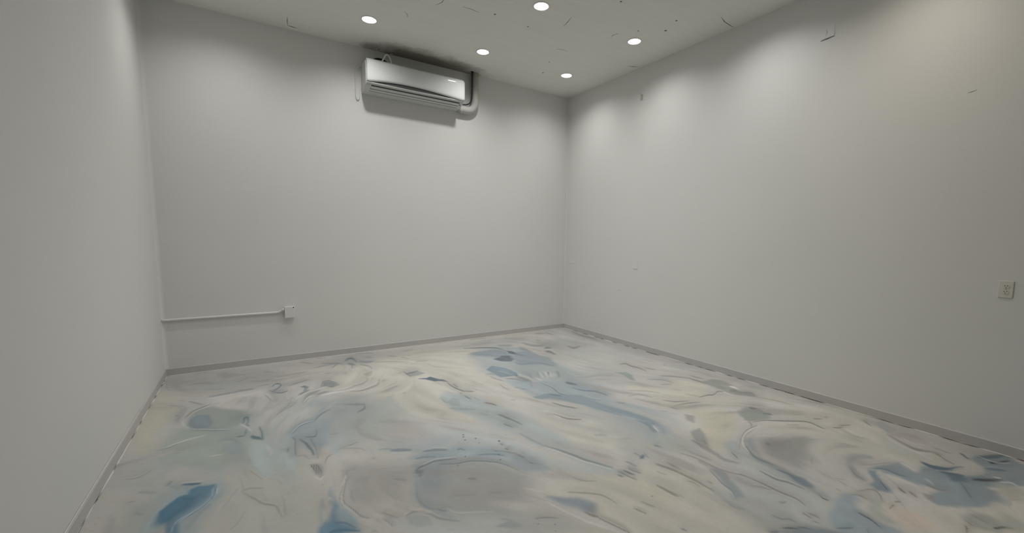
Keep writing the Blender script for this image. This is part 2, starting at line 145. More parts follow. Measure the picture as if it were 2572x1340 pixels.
(1,67,90,4,[-4092,-2185,-4101,-2196,-4080,-2268,-4089,-2270,-4088,-2401,-4097,-2399,-4090,-2500,-4098,-2499]),(1,68,90,7,[-4051,-2235,-4061,-2269,-4010,-2333,-4022,-2358,-3993,-2472,-4007,-2484,-3989,-2550,-4003,-2557]),
(1,69,70,4,[-3978,-2270,-3986,-2274,-3974,-2456,-3981,-2458,-3976,-2615,-3982,-2616]),(1,70,70,5,[-4014,-2218,-4015,-2239,-3954,-2244,-3952,-2264,-3933,-2139,-3927,-2148]),
(1,71,80,5,[-4098,-2131,-4095,-2146,-4027,-1999,-4025,-2017,-3954,-1959,-3954,-1979]),(1,11,40,4,[-4101,-2119,-4098,-2131,-4029,-1985,-4027,-1999,-3955,-1943,-3954,-1959]),
(0,72,66,12,[-4145,-2395,-4117,-2211,-4085,-2261,-4099,-2490,-4135,-2531]),(1,73,70,4,[-4135,-2345,-4127,-2352,-4142,-2409,-4133,-2416]),(1,74,95,4,[-4021,-2673,-4028,-2679,-4013,-2747,-4020,-2752,-4006,-2813,-4013,-2818]),
(1,11,23,4,[-4028,-2679,-4034,-2683,-4020,-2752,-4025,-2756,-4013,-2818,-4019,-2822]),(1,74,95,4,[-4007,-2682,-4014,-2688,-3999,-2755,-4006,-2760,-3993,-2822,-4000,-2826]),
(1,11,23,4,[-4014,-2688,-4020,-2692,-4006,-2760,-4012,-2764,-4000,-2826,-4005,-2830]),(1,74,95,4,[-3993,-2691,-4000,-2696,-3985,-2764,-3992,-2769,-3979,-2830,-3986,-2835]),
(1,11,23,4,[-4000,-2696,-4006,-2701,-3992,-2769,-3998,-2773,-3986,-2835,-3992,-2839]),(0,75,77,12,[-4019,-2736,-3985,-2757,-3980,-2862,-4002,-2891,-4012,-2830]),
(1,11,70,4,[-4021,-2839,-4026,-2852,-4001,-2883,-4003,-2899,-3982,-2854,-3979,-2869]),(1,14,51,5,[-4096,-2508,-4096,-2526,-4052,-2513,-4055,-2530,-4022,-2587,-4027,-2600]),
(1,13,70,4,[-3958,-2715,-3953,-2723,-3932,-2627,-3928,-2640,-3891,-2587,-3890,-2603]),(1,14,51,4,[-3847,-2545,-3847,-2559,-3773,-2519,-3774,-2534,-3715,-2497,-3715,-2512]),
(1,76,60,7,[-3815,-2547,-3819,-2573,-3732,-2592,-3738,-2617,-3691,-2656,-3699,-2678]),(1,77,60,10,[-3616,-2676,-3623,-2710,-3555,-2702,-3565,-2735,-3510,-2763,-3520,-2794,-3428,-2807,-3438,-2838]),
(1,11,85,6,[-3860,-2931,-3874,-2911,-3886,-3010,-3900,-2992,-3916,-3108,-3930,-3094,-3927,-3186,-3943,-3185,-3923,-3238,-3938,-3245]),
(1,78,80,4,[-3899,-3029,-3903,-3024,-3928,-3118,-3932,-3114,-3943,-3189,-3947,-3188,-3937,-3245,-3940,-3248]),(1,78,85,4,[-3872,-2984,-3875,-2979,-3905,-3094,-3908,-3090,-3923,-3193,-3927,-3191,-3920,-3230,-3924,-3232]),
(1,11,60,4,[-3929,-3225,-3937,-3238,-3895,-3314,-3903,-3326,-3868,-3380,-3876,-3392]),(1,79,85,4,[-3922,-3219,-3928,-3227,-3891,-3310,-3897,-3317,-3872,-3372,-3876,-3381,-3840,-3421,-3844,-3430]),
(1,13,80,4,[-3856,-2878,-3856,-2890,-3789,-2867,-3789,-2880]),(1,13,80,4,[-3858,-2876,-3853,-2881,-3870,-2935,-3866,-2939]),(1,13,70,4,[-3845,-2931,-3842,-2941,-3877,-2992,-3873,-3001]),
(0,80,55,12,[-3820,-3005,-3784,-2990,-3754,-3025,-3772,-3066,-3820,-3052]),(1,81,50,4,[-3853,-3097,-3867,-3087,-3871,-3179,-3885,-3174,-3871,-3229,-3885,-3232]),
(0,82,97,17,[-3970,-3009,-3955,-3110,-3946,-3240,-3914,-3311,-3902,-3414,-3897,-3524,-4072,-3413,-4042,-3325,-4010,-3234,-4018,-3143,-3997,-3054]),
(0,83,97,20,[-3966,-3157,-3953,-3227,-3972,-3274,-3965,-3374,-3924,-3446,-3900,-3522,-4065,-3417,-4041,-3342,-4009,-3251,-3989,-3196]),(0,84,88,20,[-3961,-3240,-3915,-3314,-3903,-3413,-3952,-3386,-3973,-3330]),
(1,85,90,6,[-4034,-3415,-4034,-3439,-3995,-3417,-3999,-3440,-3909,-3490,-3914,-3511]),(1,86,80,4,[-4000,-3354,-4003,-3371,-3958,-3385,-3963,-3400,-3917,-3464,-3924,-3476]),
(1,87,80,4,[-4064,-3392,-4061,-3397,-4037,-3327,-4034,-3333]),(1,66,60,7,[-4018,-3109,-4039,-3091,-4035,-3209,-4056,-3197,-4047,-3358,-4067,-3349]),
(1,11,50,7,[-4013,-3135,-4007,-3160,-3989,-3109,-3992,-3139,-3973,-3149,-3984,-3167]),(0,88,88,12,[-3873,-3539,-3851,-3525,-3833,-3565]),(1,14,59,4,[-3777,-3402,-3781,-3410,-3753,-3447,-3757,-3456,-3719,-3499,-3723,-3508]),
(1,13,70,4,[-3794,-3461,-3798,-3467,-3775,-3502,-3780,-3507,-3766,-3553,-3771,-3557]),(0,48,85,4,[-3997,-2966,-4000,-2971,-4003,-2969,-4004,-2962,-4001,-2958,-3998,-2960]),
(0,48,85,4,[-3570,-2567,-3574,-2573,-3577,-2570,-3577,-2563,-3574,-2557,-3571,-2560]),(1,14,29,10,[-3861,-2257,-3865,-2292,-3797,-2273,-3801,-2308]),(1,75,50,9,[-3686,-2787,-3690,-2818,-3665,-2787,-3669,-2819]),
(1,14,25,5,[-3744,-2956,-3746,-2972,-3685,-2958,-3688,-2975,-3628,-2971,-3631,-2987]),(0,89,88,160,[-3795,-2890,-3644,-2877,-3489,-3038,-3554,-3252,-3611,-3465,-3705,-3421,-3844,-3287,-3874,-3105]),
(0,90,97,90,[-3522,-3140,-3493,-3078,-3360,-3043,-3223,-3083,-3071,-3211,-2954,-3435,-2966,-3621,-3080,-3720,-3279,-3704,-3452,-3617,-3568,-3492,-3590,-3400]),
(0,91,77,50,[-3504,-3112,-3370,-3070,-3283,-3102,-3363,-3240,-3429,-3349,-3506,-3318,-3538,-3244]),
(1,92,85,33,[-3463,-2868,-3491,-2980,-3361,-2895,-3393,-3008,-3240,-2921,-3276,-3035,-3140,-2938,-3187,-3050,-3009,-3038,-3067,-3142,-2896,-3161,-2964,-3250,-2820,-3376,-2891,-3446,-2790,-3504,-2861,-3565]),
(1,93,80,8,[-3458,-2938,-3464,-2965,-3396,-2946,-3403,-2973,-3335,-2975,-3344,-3001]),(1,94,85,12,[-3378,-2863,-3389,-2903,-3299,-2878,-3312,-2918,-3225,-2921,-3240,-2960]),
(1,11,12,10,[-3370,-2830,-3378,-2863,-3289,-2846,-3299,-2878,-3212,-2889,-3225,-2921]),(1,95,85,13,[-3544,-2731,-3555,-2774,-3495,-2755,-3508,-2799,-3431,-2795,-3445,-2838]),
(1,11,17,10,[-3555,-2774,-3564,-2808,-3508,-2799,-3517,-2833,-3445,-2838,-3455,-2871]),(1,96,85,7,[-3471,-3075,-3473,-3097,-3415,-3051,-3417,-3074,-3337,-3032,-3343,-3056,-3219,-3071,-3227,-3095]),
(1,11,34,5,[-3470,-3057,-3471,-3075,-3412,-3033,-3415,-3051,-3332,-3013,-3337,-3032,-3212,-3052,-3219,-3071]),(1,97,80,7,[-3510,-3123,-3501,-3139,-3483,-3072,-3480,-3098,-3434,-3046,-3436,-3077]),
(0,98,88,12,[-3502,-3093,-3456,-3122,-3476,-3179,-3504,-3181,-3513,-3126]),
(1,99,90,4,[-3339,-3093,-3344,-3107,-3246,-3136,-3251,-3150,-3153,-3160,-3159,-3174,-3057,-3236,-3064,-3249,-3006,-3294,-3015,-3305,-2956,-3423,-2965,-3433]),
(1,11,18,4,[-3344,-3107,-3348,-3119,-3251,-3150,-3256,-3161,-3159,-3174,-3164,-3186,-3064,-3249,-3070,-3259,-3015,-3305,-3022,-3314,-2965,-3433,-2972,-3440]),
(1,32,70,6,[-3081,-3110,-3090,-3129,-2988,-3158,-2999,-3176,-2936,-3217,-2947,-3234]),(1,100,80,6,[-3170,-2970,-3177,-2991,-3142,-2971,-3151,-2991,-3124,-3001,-3135,-3019]),
(1,101,70,7,[-2968,-3101,-2982,-3123,-2864,-3224,-2879,-3243,-2833,-3380,-2849,-3396,-2790,-3439,-2805,-3456]),(1,11,17,5,[-2957,-3083,-2968,-3101,-2851,-3209,-2864,-3224,-2820,-3367,-2833,-3380,-2778,-3425,-2790,-3439]),
(1,102,60,4,[-2839,-3380,-2851,-3391,-2826,-3421,-2838,-3432]),(1,103,80,8,[-3519,-3198,-3542,-3188,-3558,-3335,-3580,-3326,-3575,-3397,-3598,-3407,-3562,-3475,-3581,-3504,-3486,-3552,-3503,-3584]),
(1,104,70,4,[-3560,-3319,-3566,-3316,-3583,-3401,-3590,-3403,-3570,-3478,-3576,-3484,-3556,-3509,-3562,-3516]),(1,105,60,4,[-3524,-3512,-3532,-3522,-3507,-3552,-3514,-3564,-3488,-3560,-3492,-3574]),
(1,106,70,6,[-3692,-3498,-3692,-3521,-3635,-3485,-3641,-3508,-3576,-3541,-3586,-3560,-3544,-3604,-3554,-3623,-3464,-3674,-3474,-3693]),
(1,11,17,5,[-3691,-3479,-3692,-3498,-3630,-3466,-3635,-3485,-3567,-3525,-3576,-3541,-3535,-3589,-3544,-3604,-3456,-3658,-3464,-3674]),(0,107,77,12,[-3573,-3504,-3524,-3550,-3471,-3641,-3470,-3677,-3530,-3626,-3561,-3563]),
(0,108,66,12,[-3692,-3509,-3645,-3507,-3581,-3572,-3597,-3638,-3659,-3619,-3695,-3569]),(0,109,82,12,[-3335,-3825,-3277,-3820,-3237,-3818,-3210,-3889,-3253,-3881]),(1,110,60,6,[-3270,-3770,-3282,-3787,-3231,-3809,-3243,-3826]),
(0,48,85,4,[-3054,-2827,-3058,-2832,-3062,-2830,-3061,-2823,-3056,-2818,-3053,-2820]),(0,48,85,4,[-3064,-2876,-3069,-2881,-3072,-2878,-3071,-2871,-3067,-2867,-3063,-2869]),
(0,48,85,4,[-2985,-2894,-2990,-2899,-2994,-2897,-2992,-2890,-2988,-2885,-2984,-2887]),(0,48,85,4,[-2955,-3141,-2959,-3145,-2963,-3143,-2962,-3136,-2957,-3132,-2954,-3134]),
(0,48,85,4,[-2962,-3189,-2966,-3193,-2969,-3191,-2968,-3185,-2964,-3181,-2961,-3183]),(0,48,85,4,[-2862,-3235,-2866,-3239,-2870,-3237,-2868,-3231,-2864,-3227,-2861,-3229]),
(0,48,85,4,[-2998,-2966,-3002,-2969,-3004,-2968,-3003,-2963,-3000,-2960,-2998,-2961]),(0,48,85,4,[-2859,-3012,-2863,-3015,-2866,-3014,-2865,-3009,-2861,-3005,-2858,-3007]),
(0,48,85,4,[-3159,-3094,-3162,-3097,-3164,-3095,-3164,-3091,-3161,-3088,-3159,-3089]),(0,48,85,4,[-2988,-3254,-2991,-3257,-2993,-3256,-2992,-3251,-2989,-3249,-2987,-3250]),
(0,48,85,4,[-3247,-3168,-3249,-3171,-3252,-3170,-3251,-3165,-3249,-3163,-3246,-3164]),(0,48,85,4,[-2987,-3341,-2990,-3343,-2992,-3342,-2992,-3338,-2989,-3335,-2986,-3337]),
(0,48,85,4,[-3139,-3921,-3141,-3922,-3143,-3921,-3142,-3919,-3140,-3917,-3138,-3918]),(1,111,70,4,[-2875,-3047,-2882,-3055,-2868,-3071,-2875,-3079]),(1,111,80,4,[-2888,-3124,-2896,-3133,-2877,-3160,-2884,-3169]),
(1,112,60,7,[-3266,-3330,-3277,-3352,-3219,-3364,-3230,-3386]),(1,113,50,4,[-3411,-3449,-3415,-3458,-3299,-3520,-3303,-3529]),(1,114,50,6,[-3212,-3542,-3222,-3561,-3153,-3574,-3164,-3593]),
(1,115,50,8,[-3637,-3110,-3646,-3137,-3579,-3166,-3588,-3192]),(1,14,51,4,[-3776,-3406,-3780,-3414,-3751,-3453,-3755,-3460,-3721,-3501,-3725,-3509]),
(1,13,75,4,[-3792,-3469,-3795,-3474,-3777,-3497,-3781,-3502,-3765,-3550,-3769,-3553]),(1,11,40,4,[-3660,-3434,-3666,-3445,-3619,-3501,-3624,-3513,-3569,-3540,-3574,-3552]),
(1,11,35,4,[-3479,-3542,-3484,-3550,-3440,-3608,-3444,-3617,-3279,-3702,-3283,-3711]),(1,11,35,4,[-3041,-3603,-3048,-3612,-2965,-3694,-2973,-3703]),(1,14,29,4,[-3545,-3704,-3547,-3710,-3514,-3723,-3516,-3729]),
(0,116,66,100,[-3693,-1457,-3416,-1603,-3261,-1739,-3320,-2161,-3469,-2529,-3749,-2411,-3831,-2013]),(0,117,66,80,[-3417,-2344,-3305,-2303,-3282,-2575,-3361,-2650,-3447,-2597]),
(1,17,51,22,[-2712,-169,-2731,-242,-2648,-165,-2667,-238,-2565,-136,-2584,-211]),(1,17,42,23,[-2707,-691,-2731,-765,-2583,-743,-2608,-817]),(1,14,51,22,[-2917,-278,-2939,-351,-2851,-381,-2874,-453]),
(1,14,42,19,[-2814,-433,-2835,-497,-2738,-552,-2760,-613]),(1,14,42,14,[-3140,-502,-3151,-551,-2969,-561,-2982,-609,-2793,-699,-2808,-745]),(1,17,42,11,[-2629,-869,-2646,-902,-2601,-1043,-2617,-1077,-2502,-1108,-2516,-1143]),
(1,17,34,17,[-2652,-355,-2667,-409,-2485,-351,-2503,-406,-2272,-391,-2293,-446]),(1,17,38,18,[-2736,-399,-2753,-459,-2679,-413,-2697,-473]),(1,17,34,13,[-2738,-520,-2751,-563,-2583,-581,-2597,-624]),
(1,14,42,22,[-3256,-15,-3268,-87,-3140,-22,-3154,-96,-3049,-75,-3065,-148]),(1,13,60,27,[-3177,-201,-3197,-291,-3100,-264,-3122,-353]),(0,118,82,15,[-2953,-1135,-2834,-1103,-2798,-1227,-2869,-1256,-2946,-1258]),
(1,119,85,9,[-2953,-1036,-2969,-1061,-2954,-1115,-2970,-1144,-2940,-1250,-2955,-1279]),(1,120,85,12,[-2947,-1115,-2958,-1155,-2895,-1118,-2905,-1157,-2821,-1079,-2830,-1119]),
(1,17,42,12,[-3046,-1063,-3055,-1103,-2975,-1055,-2985,-1096]),(0,121,97,12,[-2899,-1378,-2820,-1398,-2780,-1373,-2730,-1484,-2696,-1515,-2675,-1632,-2720,-1594,-2789,-1520,-2840,-1413]),
(1,122,100,8,[-2694,-1612,-2709,-1635,-2687,-1777,-2702,-1799,-2675,-1866,-2689,-1890,-2651,-1943,-2665,-1966]),(1,123,80,6,[-2656,-1935,-2664,-1953,-2617,-1962,-2626,-1981,-2571,-1990,-2580,-2008]),
(1,124,80,4,[-2660,-1682,-2669,-1696,-2654,-1808,-2663,-1821]),(1,125,90,6,[-2695,-2051,-2708,-2069,-2690,-2124,-2703,-2142,-2680,-2171,-2693,-2189]),(1,126,70,5,[-2708,-1950,-2718,-1964,-2704,-2006,-2714,-2019]),
(1,14,42,6,[-2644,-2138,-2656,-2155,-2623,-2241,-2635,-2257]),(1,127,90,12,[-2609,-2289,-2630,-2325,-2573,-2344,-2596,-2378,-2554,-2401,-2577,-2433]),(0,14,55,20,[-3343,-904,-3252,-855,-3302,-1012,-3355,-1063]),
(1,14,59,9,[-3365,-1074,-3352,-1048,-3355,-1134,-3350,-1154,-3417,-1214,-3420,-1249,-3507,-1239,-3511,-1274]),(1,11,14,7,[-3375,-1094,-3365,-1074,-3360,-1118,-3355,-1134,-3414,-1186,-3417,-1214,-3503,-1210,-3507,-1239]),
(1,14,55,13,[-3248,-1169,-3238,-1197,-3297,-1307,-3296,-1353,-3379,-1373,-3385,-1425,-3470,-1410,-3478,-1462,-3558,-1379,-3567,-1431]),
(1,11,19,11,[-3256,-1146,-3248,-1169,-3297,-1269,-3297,-1307,-3375,-1330,-3379,-1373,-3464,-1368,-3470,-1410,-3551,-1337,-3558,-1379]),(1,14,51,16,[-3306,-1530,-3314,-1584,-3225,-1498,-3233,-1553,-3144,-1451,-3153,-1508]),
(1,14,34,23,[-3232,-1211,-3246,-1289,-3187,-1199,-3201,-1278]),(1,14,34,9,[-3161,-1685,-3170,-1715,-3133,-1702,-3142,-1732]),
(0,128,88,30,[-2907,-2015,-2825,-2013,-2751,-2004,-2686,-2170,-2650,-2312,-2597,-2476,-2614,-2726,-2616,-2911,-2713,-2896,-2759,-2717,-2806,-2559,-2911,-2375,-2938,-2287]),
(0,129,66,12,[-2891,-2126,-2808,-2055,-2784,-2111,-2834,-2258,-2898,-2238]),(1,130,60,15,[-2929,-2236,-2949,-2282,-2846,-2314,-2867,-2360,-2746,-2384,-2768,-2429]),
(1,131,60,5,[-2899,-2011,-2910,-2023,-2905,-2067,-2916,-2082,-2892,-2133,-2903,-2151]),(1,132,70,14,[-3650,-1694,-3659,-1741,-3579,-1745,-3588,-1792,-3524,-1774,-3533,-1821]),
(1,133,75,8,[-3538,-1792,-3523,-1794,-3549,-1874,-3544,-1905,-3615,-1936,-3615,-1973]),(1,134,90,7,[-2643,-2576,-2658,-2596,-2622,-2649,-2638,-2667,-2608,-2729,-2624,-2746]),
(1,135,70,5,[-2696,-2767,-2709,-2782,-2678,-2847,-2691,-2862]),(1,17,25,4,[-3528,-2245,-3529,-2261,-3456,-2201,-3459,-2218,-3349,-2259,-3353,-2275]),
(1,17,25,4,[-3168,-2362,-3174,-2376,-3106,-2464,-3112,-2478,-2983,-2625,-2990,-2638]),(1,14,25,7,[-2774,-2497,-2785,-2518,-2706,-2556,-2718,-2576]),
(0,48,85,4,[-3041,-2793,-3044,-2796,-3047,-2795,-3046,-2790,-3043,-2786,-3040,-2788]),(0,136,66,100,[-979,-721,-523,-666,-423,-1284,-641,-1601,-1196,-1629,-1294,-1221]),
(0,137,93,42,[-2087,-759,-1813,-664,-1615,-743,-1624,-954,-1642,-1059,-1806,-1090,-1892,-962]),(1,138,80,18,[-1984,-440,-2009,-498,-1815,-491,-1842,-549,-1677,-547,-1707,-604,-1584,-648,-1616,-701,-1558,-844,-1591,-891]),
(0,139,97,12,[-1573,-825,-1521,-890,-1492,-1098,-1460,-1237,-1559,-1100,-1605,-957]),(0,140,97,20,[-1878,-1109,-1738,-1023,-1643,-1079,-1665,-1223,-1764,-1303,-1846,-1218]),
(1,141,70,37,[-1501,-472,-1561,-581,-1375,-559,-1437,-667,-1334,-568,-1395,-676]),(1,142,70,45,[-1294,-713,-1387,-842,-1278,-840,-1371,-962,-1276,-1000,-1366,-1114]),
(0,143,88,40,[-1521,-964,-1295,-1052,-1294,-1221,-1273,-1433,-1413,-1715,-1564,-1694,-1677,-1559,-1716,-1360]),(0,144,77,30,[-1853,-1455,-1661,-1534,-1438,-1734,-1512,-1919,-1657,-2101,-1798,-2031,-1884,-1966,-1911,-1774]),
(1,145,70,20,[-1734,-1327,-1774,-1384,-1701,-1435,-1738,-1494,-1516,-1472,-1557,-1530,-1410,-1729,-1453,-1780]),(1,146,60,11,[-1810,-1786,-1846,-1800,-1887,-1947,-1921,-1960]),
(1,146,60,13,[-1724,-1801,-1764,-1823,-1798,-1967,-1836,-1987]),(1,146,60,14,[-1666,-1802,-1708,-1827,-1750,-1994,-1790,-2016]),(1,11,60,8,[-1705,-1821,-1728,-1836,-1772,-1990,-1794,-2004]),
(1,11,60,6,[-1642,-1830,-1663,-1840,-1733,-2017,-1753,-2025]),(1,11,60,4,[-1611,-1887,-1626,-1886,-1709,-2038,-1723,-2036]),(1,11,60,10,[-1845,-1940,-1869,-1967,-1846,-2080,-1870,-2104]),
(1,147,60,6,[-1613,-1852,-1635,-1852,-1676,-1953,-1698,-1952]),(1,148,60,12,[-1495,-1863,-1536,-1875,-1608,-2056,-1647,-2066]),
(0,149,97,15,[-2175,-1447,-2039,-1339,-1954,-1496,-1935,-1723,-1967,-1806,-2048,-1788,-2149,-1745,-2162,-1570]),(1,150,80,14,[-2069,-1544,-2094,-1586,-2022,-1604,-2049,-1644,-1992,-1729,-2019,-1766]),
(0,151,97,12,[-1965,-1742,-1962,-1798,-2004,-1837,-2012,-1789]),(1,152,90,28,[-1974,-1798,-2034,-1875,-1960,-1893,-2018,-1968,-1939,-1990,-1997,-2062]),
(1,11,31,23,[-1925,-1734,-1974,-1798,-1911,-1832,-1960,-1893,-1891,-1930,-1939,-1990]),(1,153,80,17,[-2113,-1794,-2145,-1845,-2035,-1892,-2069,-1940,-2008,-2038,-2043,-2080]),
(1,129,70,22,[-2224,-1543,-2259,-1612,-2162,-1574,-2200,-1641,-2148,-1620,-2189,-1681]),
(0,154,88,40,[-2155,-1941,-2092,-1952,-1910,-2061,-1663,-2235,-1556,-2722,-1666,-2811,-1656,-3099,-1666,-3240,-1749,-3190,-1860,-2956,-1965,-2734,-2149,-2540,-2195,-2426,-2187,-2153]),
(0,155,82,30,[-2196,-2404,-2041,-2384,-1915,-2506,-1779,-2611,-1760,-2797,-1668,-3111,-1726,-3168,-1865,-2915,-2005,-2679,-2163,-2500]),(0,156,66,20,[-2180,-2391,-2053,-2400,-1986,-2486,-2060,-2529,-2198,-2468]),
(1,157,85,8,[-1887,-2112,-1907,-2133,-1881,-2285,-1901,-2303,-1912,-2447,-1931,-2465,-1886,-2527,-1904,-2546]),(1,11,17,6,[-1871,-2094,-1887,-2112,-1866,-2270,-1881,-2285,-1897,-2433,-1912,-2447,-1871,-2511,-1886,-2527]),
(1,158,70,14,[-2005,-2395,-2036,-2434,-1932,-2508,-1964,-2545]),(1,159,90,21,[-1645,-2205,-1695,-2258,-1632,-2261,-1681,-2314,-1602,-2332,-1651,-2384]),
(1,160,80,10,[-1710,-2394,-1735,-2421,-1664,-2507,-1689,-2534,-1568,-2602,-1593,-2627,-1561,-2736,-1586,-2756]),(1,161,85,10,[-2104,-2599,-2127,-2625,-2069,-2712,-2093,-2737,-1998,-2818,-2021,-2843]),
(1,11,17,8,[-2084,-2578,-2104,-2599,-2050,-2690,-2069,-2712,-1979,-2797,-1998,-2818]),(1,162,85,9,[-2231,-2815,-2253,-2836,-2213,-2932,-2234,-2954,-2166,-2986,-2185,-3009,-2115,-3018,-2134,-3041]),
(1,11,12,7,[-2214,-2798,-2231,-2815,-2196,-2915,-2213,-2932,-2150,-2967,-2166,-2986,-2099,-2998,-2115,-3018]),(1,14,29,21,[-2275,-2737,-2320,-2792,-2222,-2824,-2268,-2877]),
(1,14,51,7,[-2269,-1938,-2286,-1956,-2280,-2046,-2296,-2065,-2268,-2133,-2285,-2153]),(1,163,60,9,[-2221,-1637,-2239,-1663,-2211,-1766,-2229,-1792,-2181,-1868,-2198,-1893]),
(1,164,60,12,[-2184,-2080,-2208,-2116,-2106,-2201,-2131,-2236]),(1,120,85,7,[-2642,-2575,-2658,-2596,-2602,-2714,-2618,-2733,-2580,-2861,-2596,-2877]),(1,165,70,5,[-2691,-2762,-2704,-2778,-2667,-2872,-2681,-2886]),
(1,166,60,15,[-2023,-1956,-2057,-2010,-1955,-2000,-1995,-2044,-2019,-2162,-2051,-2177]),(1,167,80,27,[-1051,-955,-1095,-1030,-994,-939,-1046,-1016,-958,-978,-1014,-1052]),
(1,168,85,34,[-1110,-1067,-1183,-1164,-1076,-1133,-1151,-1222,-1091,-1270,-1163,-1348]),(1,11,21,28,[-1049,-987,-1110,-1067,-1014,-1059,-1076,-1133,-1030,-1206,-1091,-1270]),
(1,169,80,30,[-681,-991,-750,-1068,-680,-1124,-745,-1204,-538,-1087,-598,-1170]),(1,14,59,18,[-880,-481,-918,-531,-864,-582,-901,-630]),(1,170,70,32,[-1131,-520,-1194,-609,-1086,-736,-1146,-823,-935,-783,-995,-872]),
(1,14,51,25,[-648,-127,-695,-199,-503,-190,-552,-262]),(1,14,51,28,[-444,-112,-505,-188,-450,-321,-510,-392]),(1,168,70,21,[-58,-292,-108,-346,-99,-581,-147,-632,-69,-887,-116,-934]),
(1,14,42,29,[-1705,-19,-1741,-106,-1570,14,-1611,-75,-1446,-28,-1490,-117]),(1,14,34,29,[-1806,-239,-1846,-329,-1654,-276,-1696,-366,-1478,-249,-1521,-341]),
(1,171,50,19,[-1445,-2133,-1485,-2183,-1328,-2188,-1368,-2237,-1168,-2223,-1212,-2272,-1110,-2302,-1157,-2348]),(1,172,50,11,[-1365,-2280,-1391,-2310,-1204,-2400,-1231,-2428]),
(1,173,60,9,[-1754,-2680,-1776,-2701,-1731,-2744,-1752,-2766,-1681,-2789,-1702,-2811]),(1,11,24,7,[-1737,-2663,-1754,-2680,-1713,-2727,-1731,-2744,-1665,-2771,-1681,-2789]),
(1,14,34,10,[-1607,-2902,-1630,-2926,-1549,-2937,-1573,-2960]),(1,14,42,7,[-2386,-2339,-2399,-2360,-2349,-2383,-2363,-2404]),(0,174,77,60,[-760,-2770,-532,-2823,-508,-3002,-884,-3214,-1126,-3155,-1072,-3010]),
(0,175,88,60,[-1200,-3354,-1049,-3446,-943,-3587,-1117,-3760,-1330,-3860,-1605,-3948,-1655,-3866,-1466,-3703,-1310,-3558]),(0,176,66,30,[-1209,-2634,-919,-2808,-1038,-2937,-1242,-2765]),
(1,177,85,15,[-703,-2026,-739,-2065,-625,-2036,-666,-2073,-643,-2151,-683,-2183,-631,-2244,-671,-2275,-649,-2388,-688,-2416]),(1,178,65,14,[-561,-2279,-599,-2310,-518,-2395,-556,-2424]),
(1,14,42,13,[-292,-2309,-327,-2337,-267,-2342,-302,-2369]),(0,179,93,20,[-996,-2250,-898,-2317,-914,-2421,-1018,-2583,-1055,-2525,-998,-2371]),(1,180,75,15,[-633,-2575,-672,-2607,-527,-2668,-567,-2699,-445,-2777,-486,-2806]),
(1,181,80,16,[-435,-2771,-482,-2801,-432,-2933,-478,-2961,-411,-3006,-456,-3033]),(1,14,59,13,[-351,-2726,-389,-2750,-348,-2809,-386,-2832,-330,-2887,-367,-2910]),
(0,182,93,25,[-462,-2935,-305,-2930,-231,-3003,-256,-3153,-369,-3303,-326,-3413,-393,-3477,-508,-3350,-475,-3164,-475,-3048]),(1,183,80,21,[-415,-3238,-475,-3276,-345,-3280,-405,-3317]),
(1,11,100,13,[-302,-3168,-343,-3190,-294,-3213,-335,-3232,-322,-3286,-361,-3303]),(1,11,70,7,[-510,-3230,-533,-3241,-534,-3323,-556,-3333]),(1,184,80,11,[-362,-3345,-400,-3367,-306,-3404,-345,-3422,-377,-3474,-408,-3481]),
(1,14,51,12,[-857,-2578,-888,-2605,-733,-2681,-766,-2706,-707,-2808,-740,-2831]),(1,14,51,11,[-877,-2773,-906,-2798,-756,-2827,-786,-2852]),(1,14,42,10,[-1279,-2723,-1304,-2747,-1165,-2809,-1191,-2832,-1077,-2935,-1104,-2956]),
(1,14,42,13,[-1395,-2835,-1426,-2868,-1279,-2858,-1315,-2890,-1230,-2980,-1267,-3008]),(1,185,75,8,[-1212,-3084,-1233,-3101,-1140,-3166,-1161,-3183,-1019,-3218,-1040,-3235]),
(1,11,18,6,[-1195,-3071,-1212,-3084,-1123,-3153,-1140,-3166,-1002,-3205,-1019,-3218]),(1,186,75,10,[-1230,-3229,-1255,-3252,-1086,-3244,-1113,-3267,-951,-3290,-981,-3312]),
(1,14,59,9,[-1286,-3230,-1313,-3248,-1269,-3299,-1296,-3316]),(1,14,34,14,[-1393,-2912,-1431,-2943,-1340,-3042,-1378,-3071,-1309,-3185,-1347,-3211]),
(1,187,85,9,[-844,-3204,-867,-3223,-733,-3209,-757,-3229,-672,-3230,-694,-3250,-553,-3199,-578,-3219,-517,-3232,-546,-3251]),(1,14,34,10,[-888,-3079,-917,-3099,-826,-3198,-855,-3216]),
(1,14,34,7,[-1190,-3308,-1208,-3324,-1011,-3336,-1031,-3352]),(1,14,34,8,[-1425,-3240,-1447,-3257,-1377,-3279,-1399,-3296]),
(1,188,90,23,[-1765,-2806,-1839,-2872,-1730,-2978,-1803,-3039,-1661,-3172,-1733,-3226,-1636,-3314,-1707,-3359,-1655,-3427,-1721,-3456,-1727,-3549,-1781,-3560,-1830,-3676,-1876,-3679]),
(0,189,97,20,[-1749,-3281,-1725,-3338,-1675,-3385,-1768,-3532,-1812,-3505,-1758,-3383]),(1,11,80,4,[-1713,-3413,-1724,-3418,-1768,-3523,-1779,-3527]),
(1,14,34,8,[-1843,-2907,-1865,-2928,-1801,-3047,-1824,-3066,-1776,-3136,-1799,-3153]),(0,4,82,20,[-1317,-3410,-1283,-3461,-1392,-3542,-1390,-3484]),
(0,190,93,20,[-1567,-3655,-1454,-3641,-1510,-3721,-1624,-3832,-1687,-3922,-1720,-3852,-1661,-3741]),(1,170,70,6,[-1667,-3730,-1687,-3738,-1702,-3866,-1721,-3873]),(1,11,17,5,[-1687,-3738,-1704,-3745,-1721,-3873,-1736,-3879]),
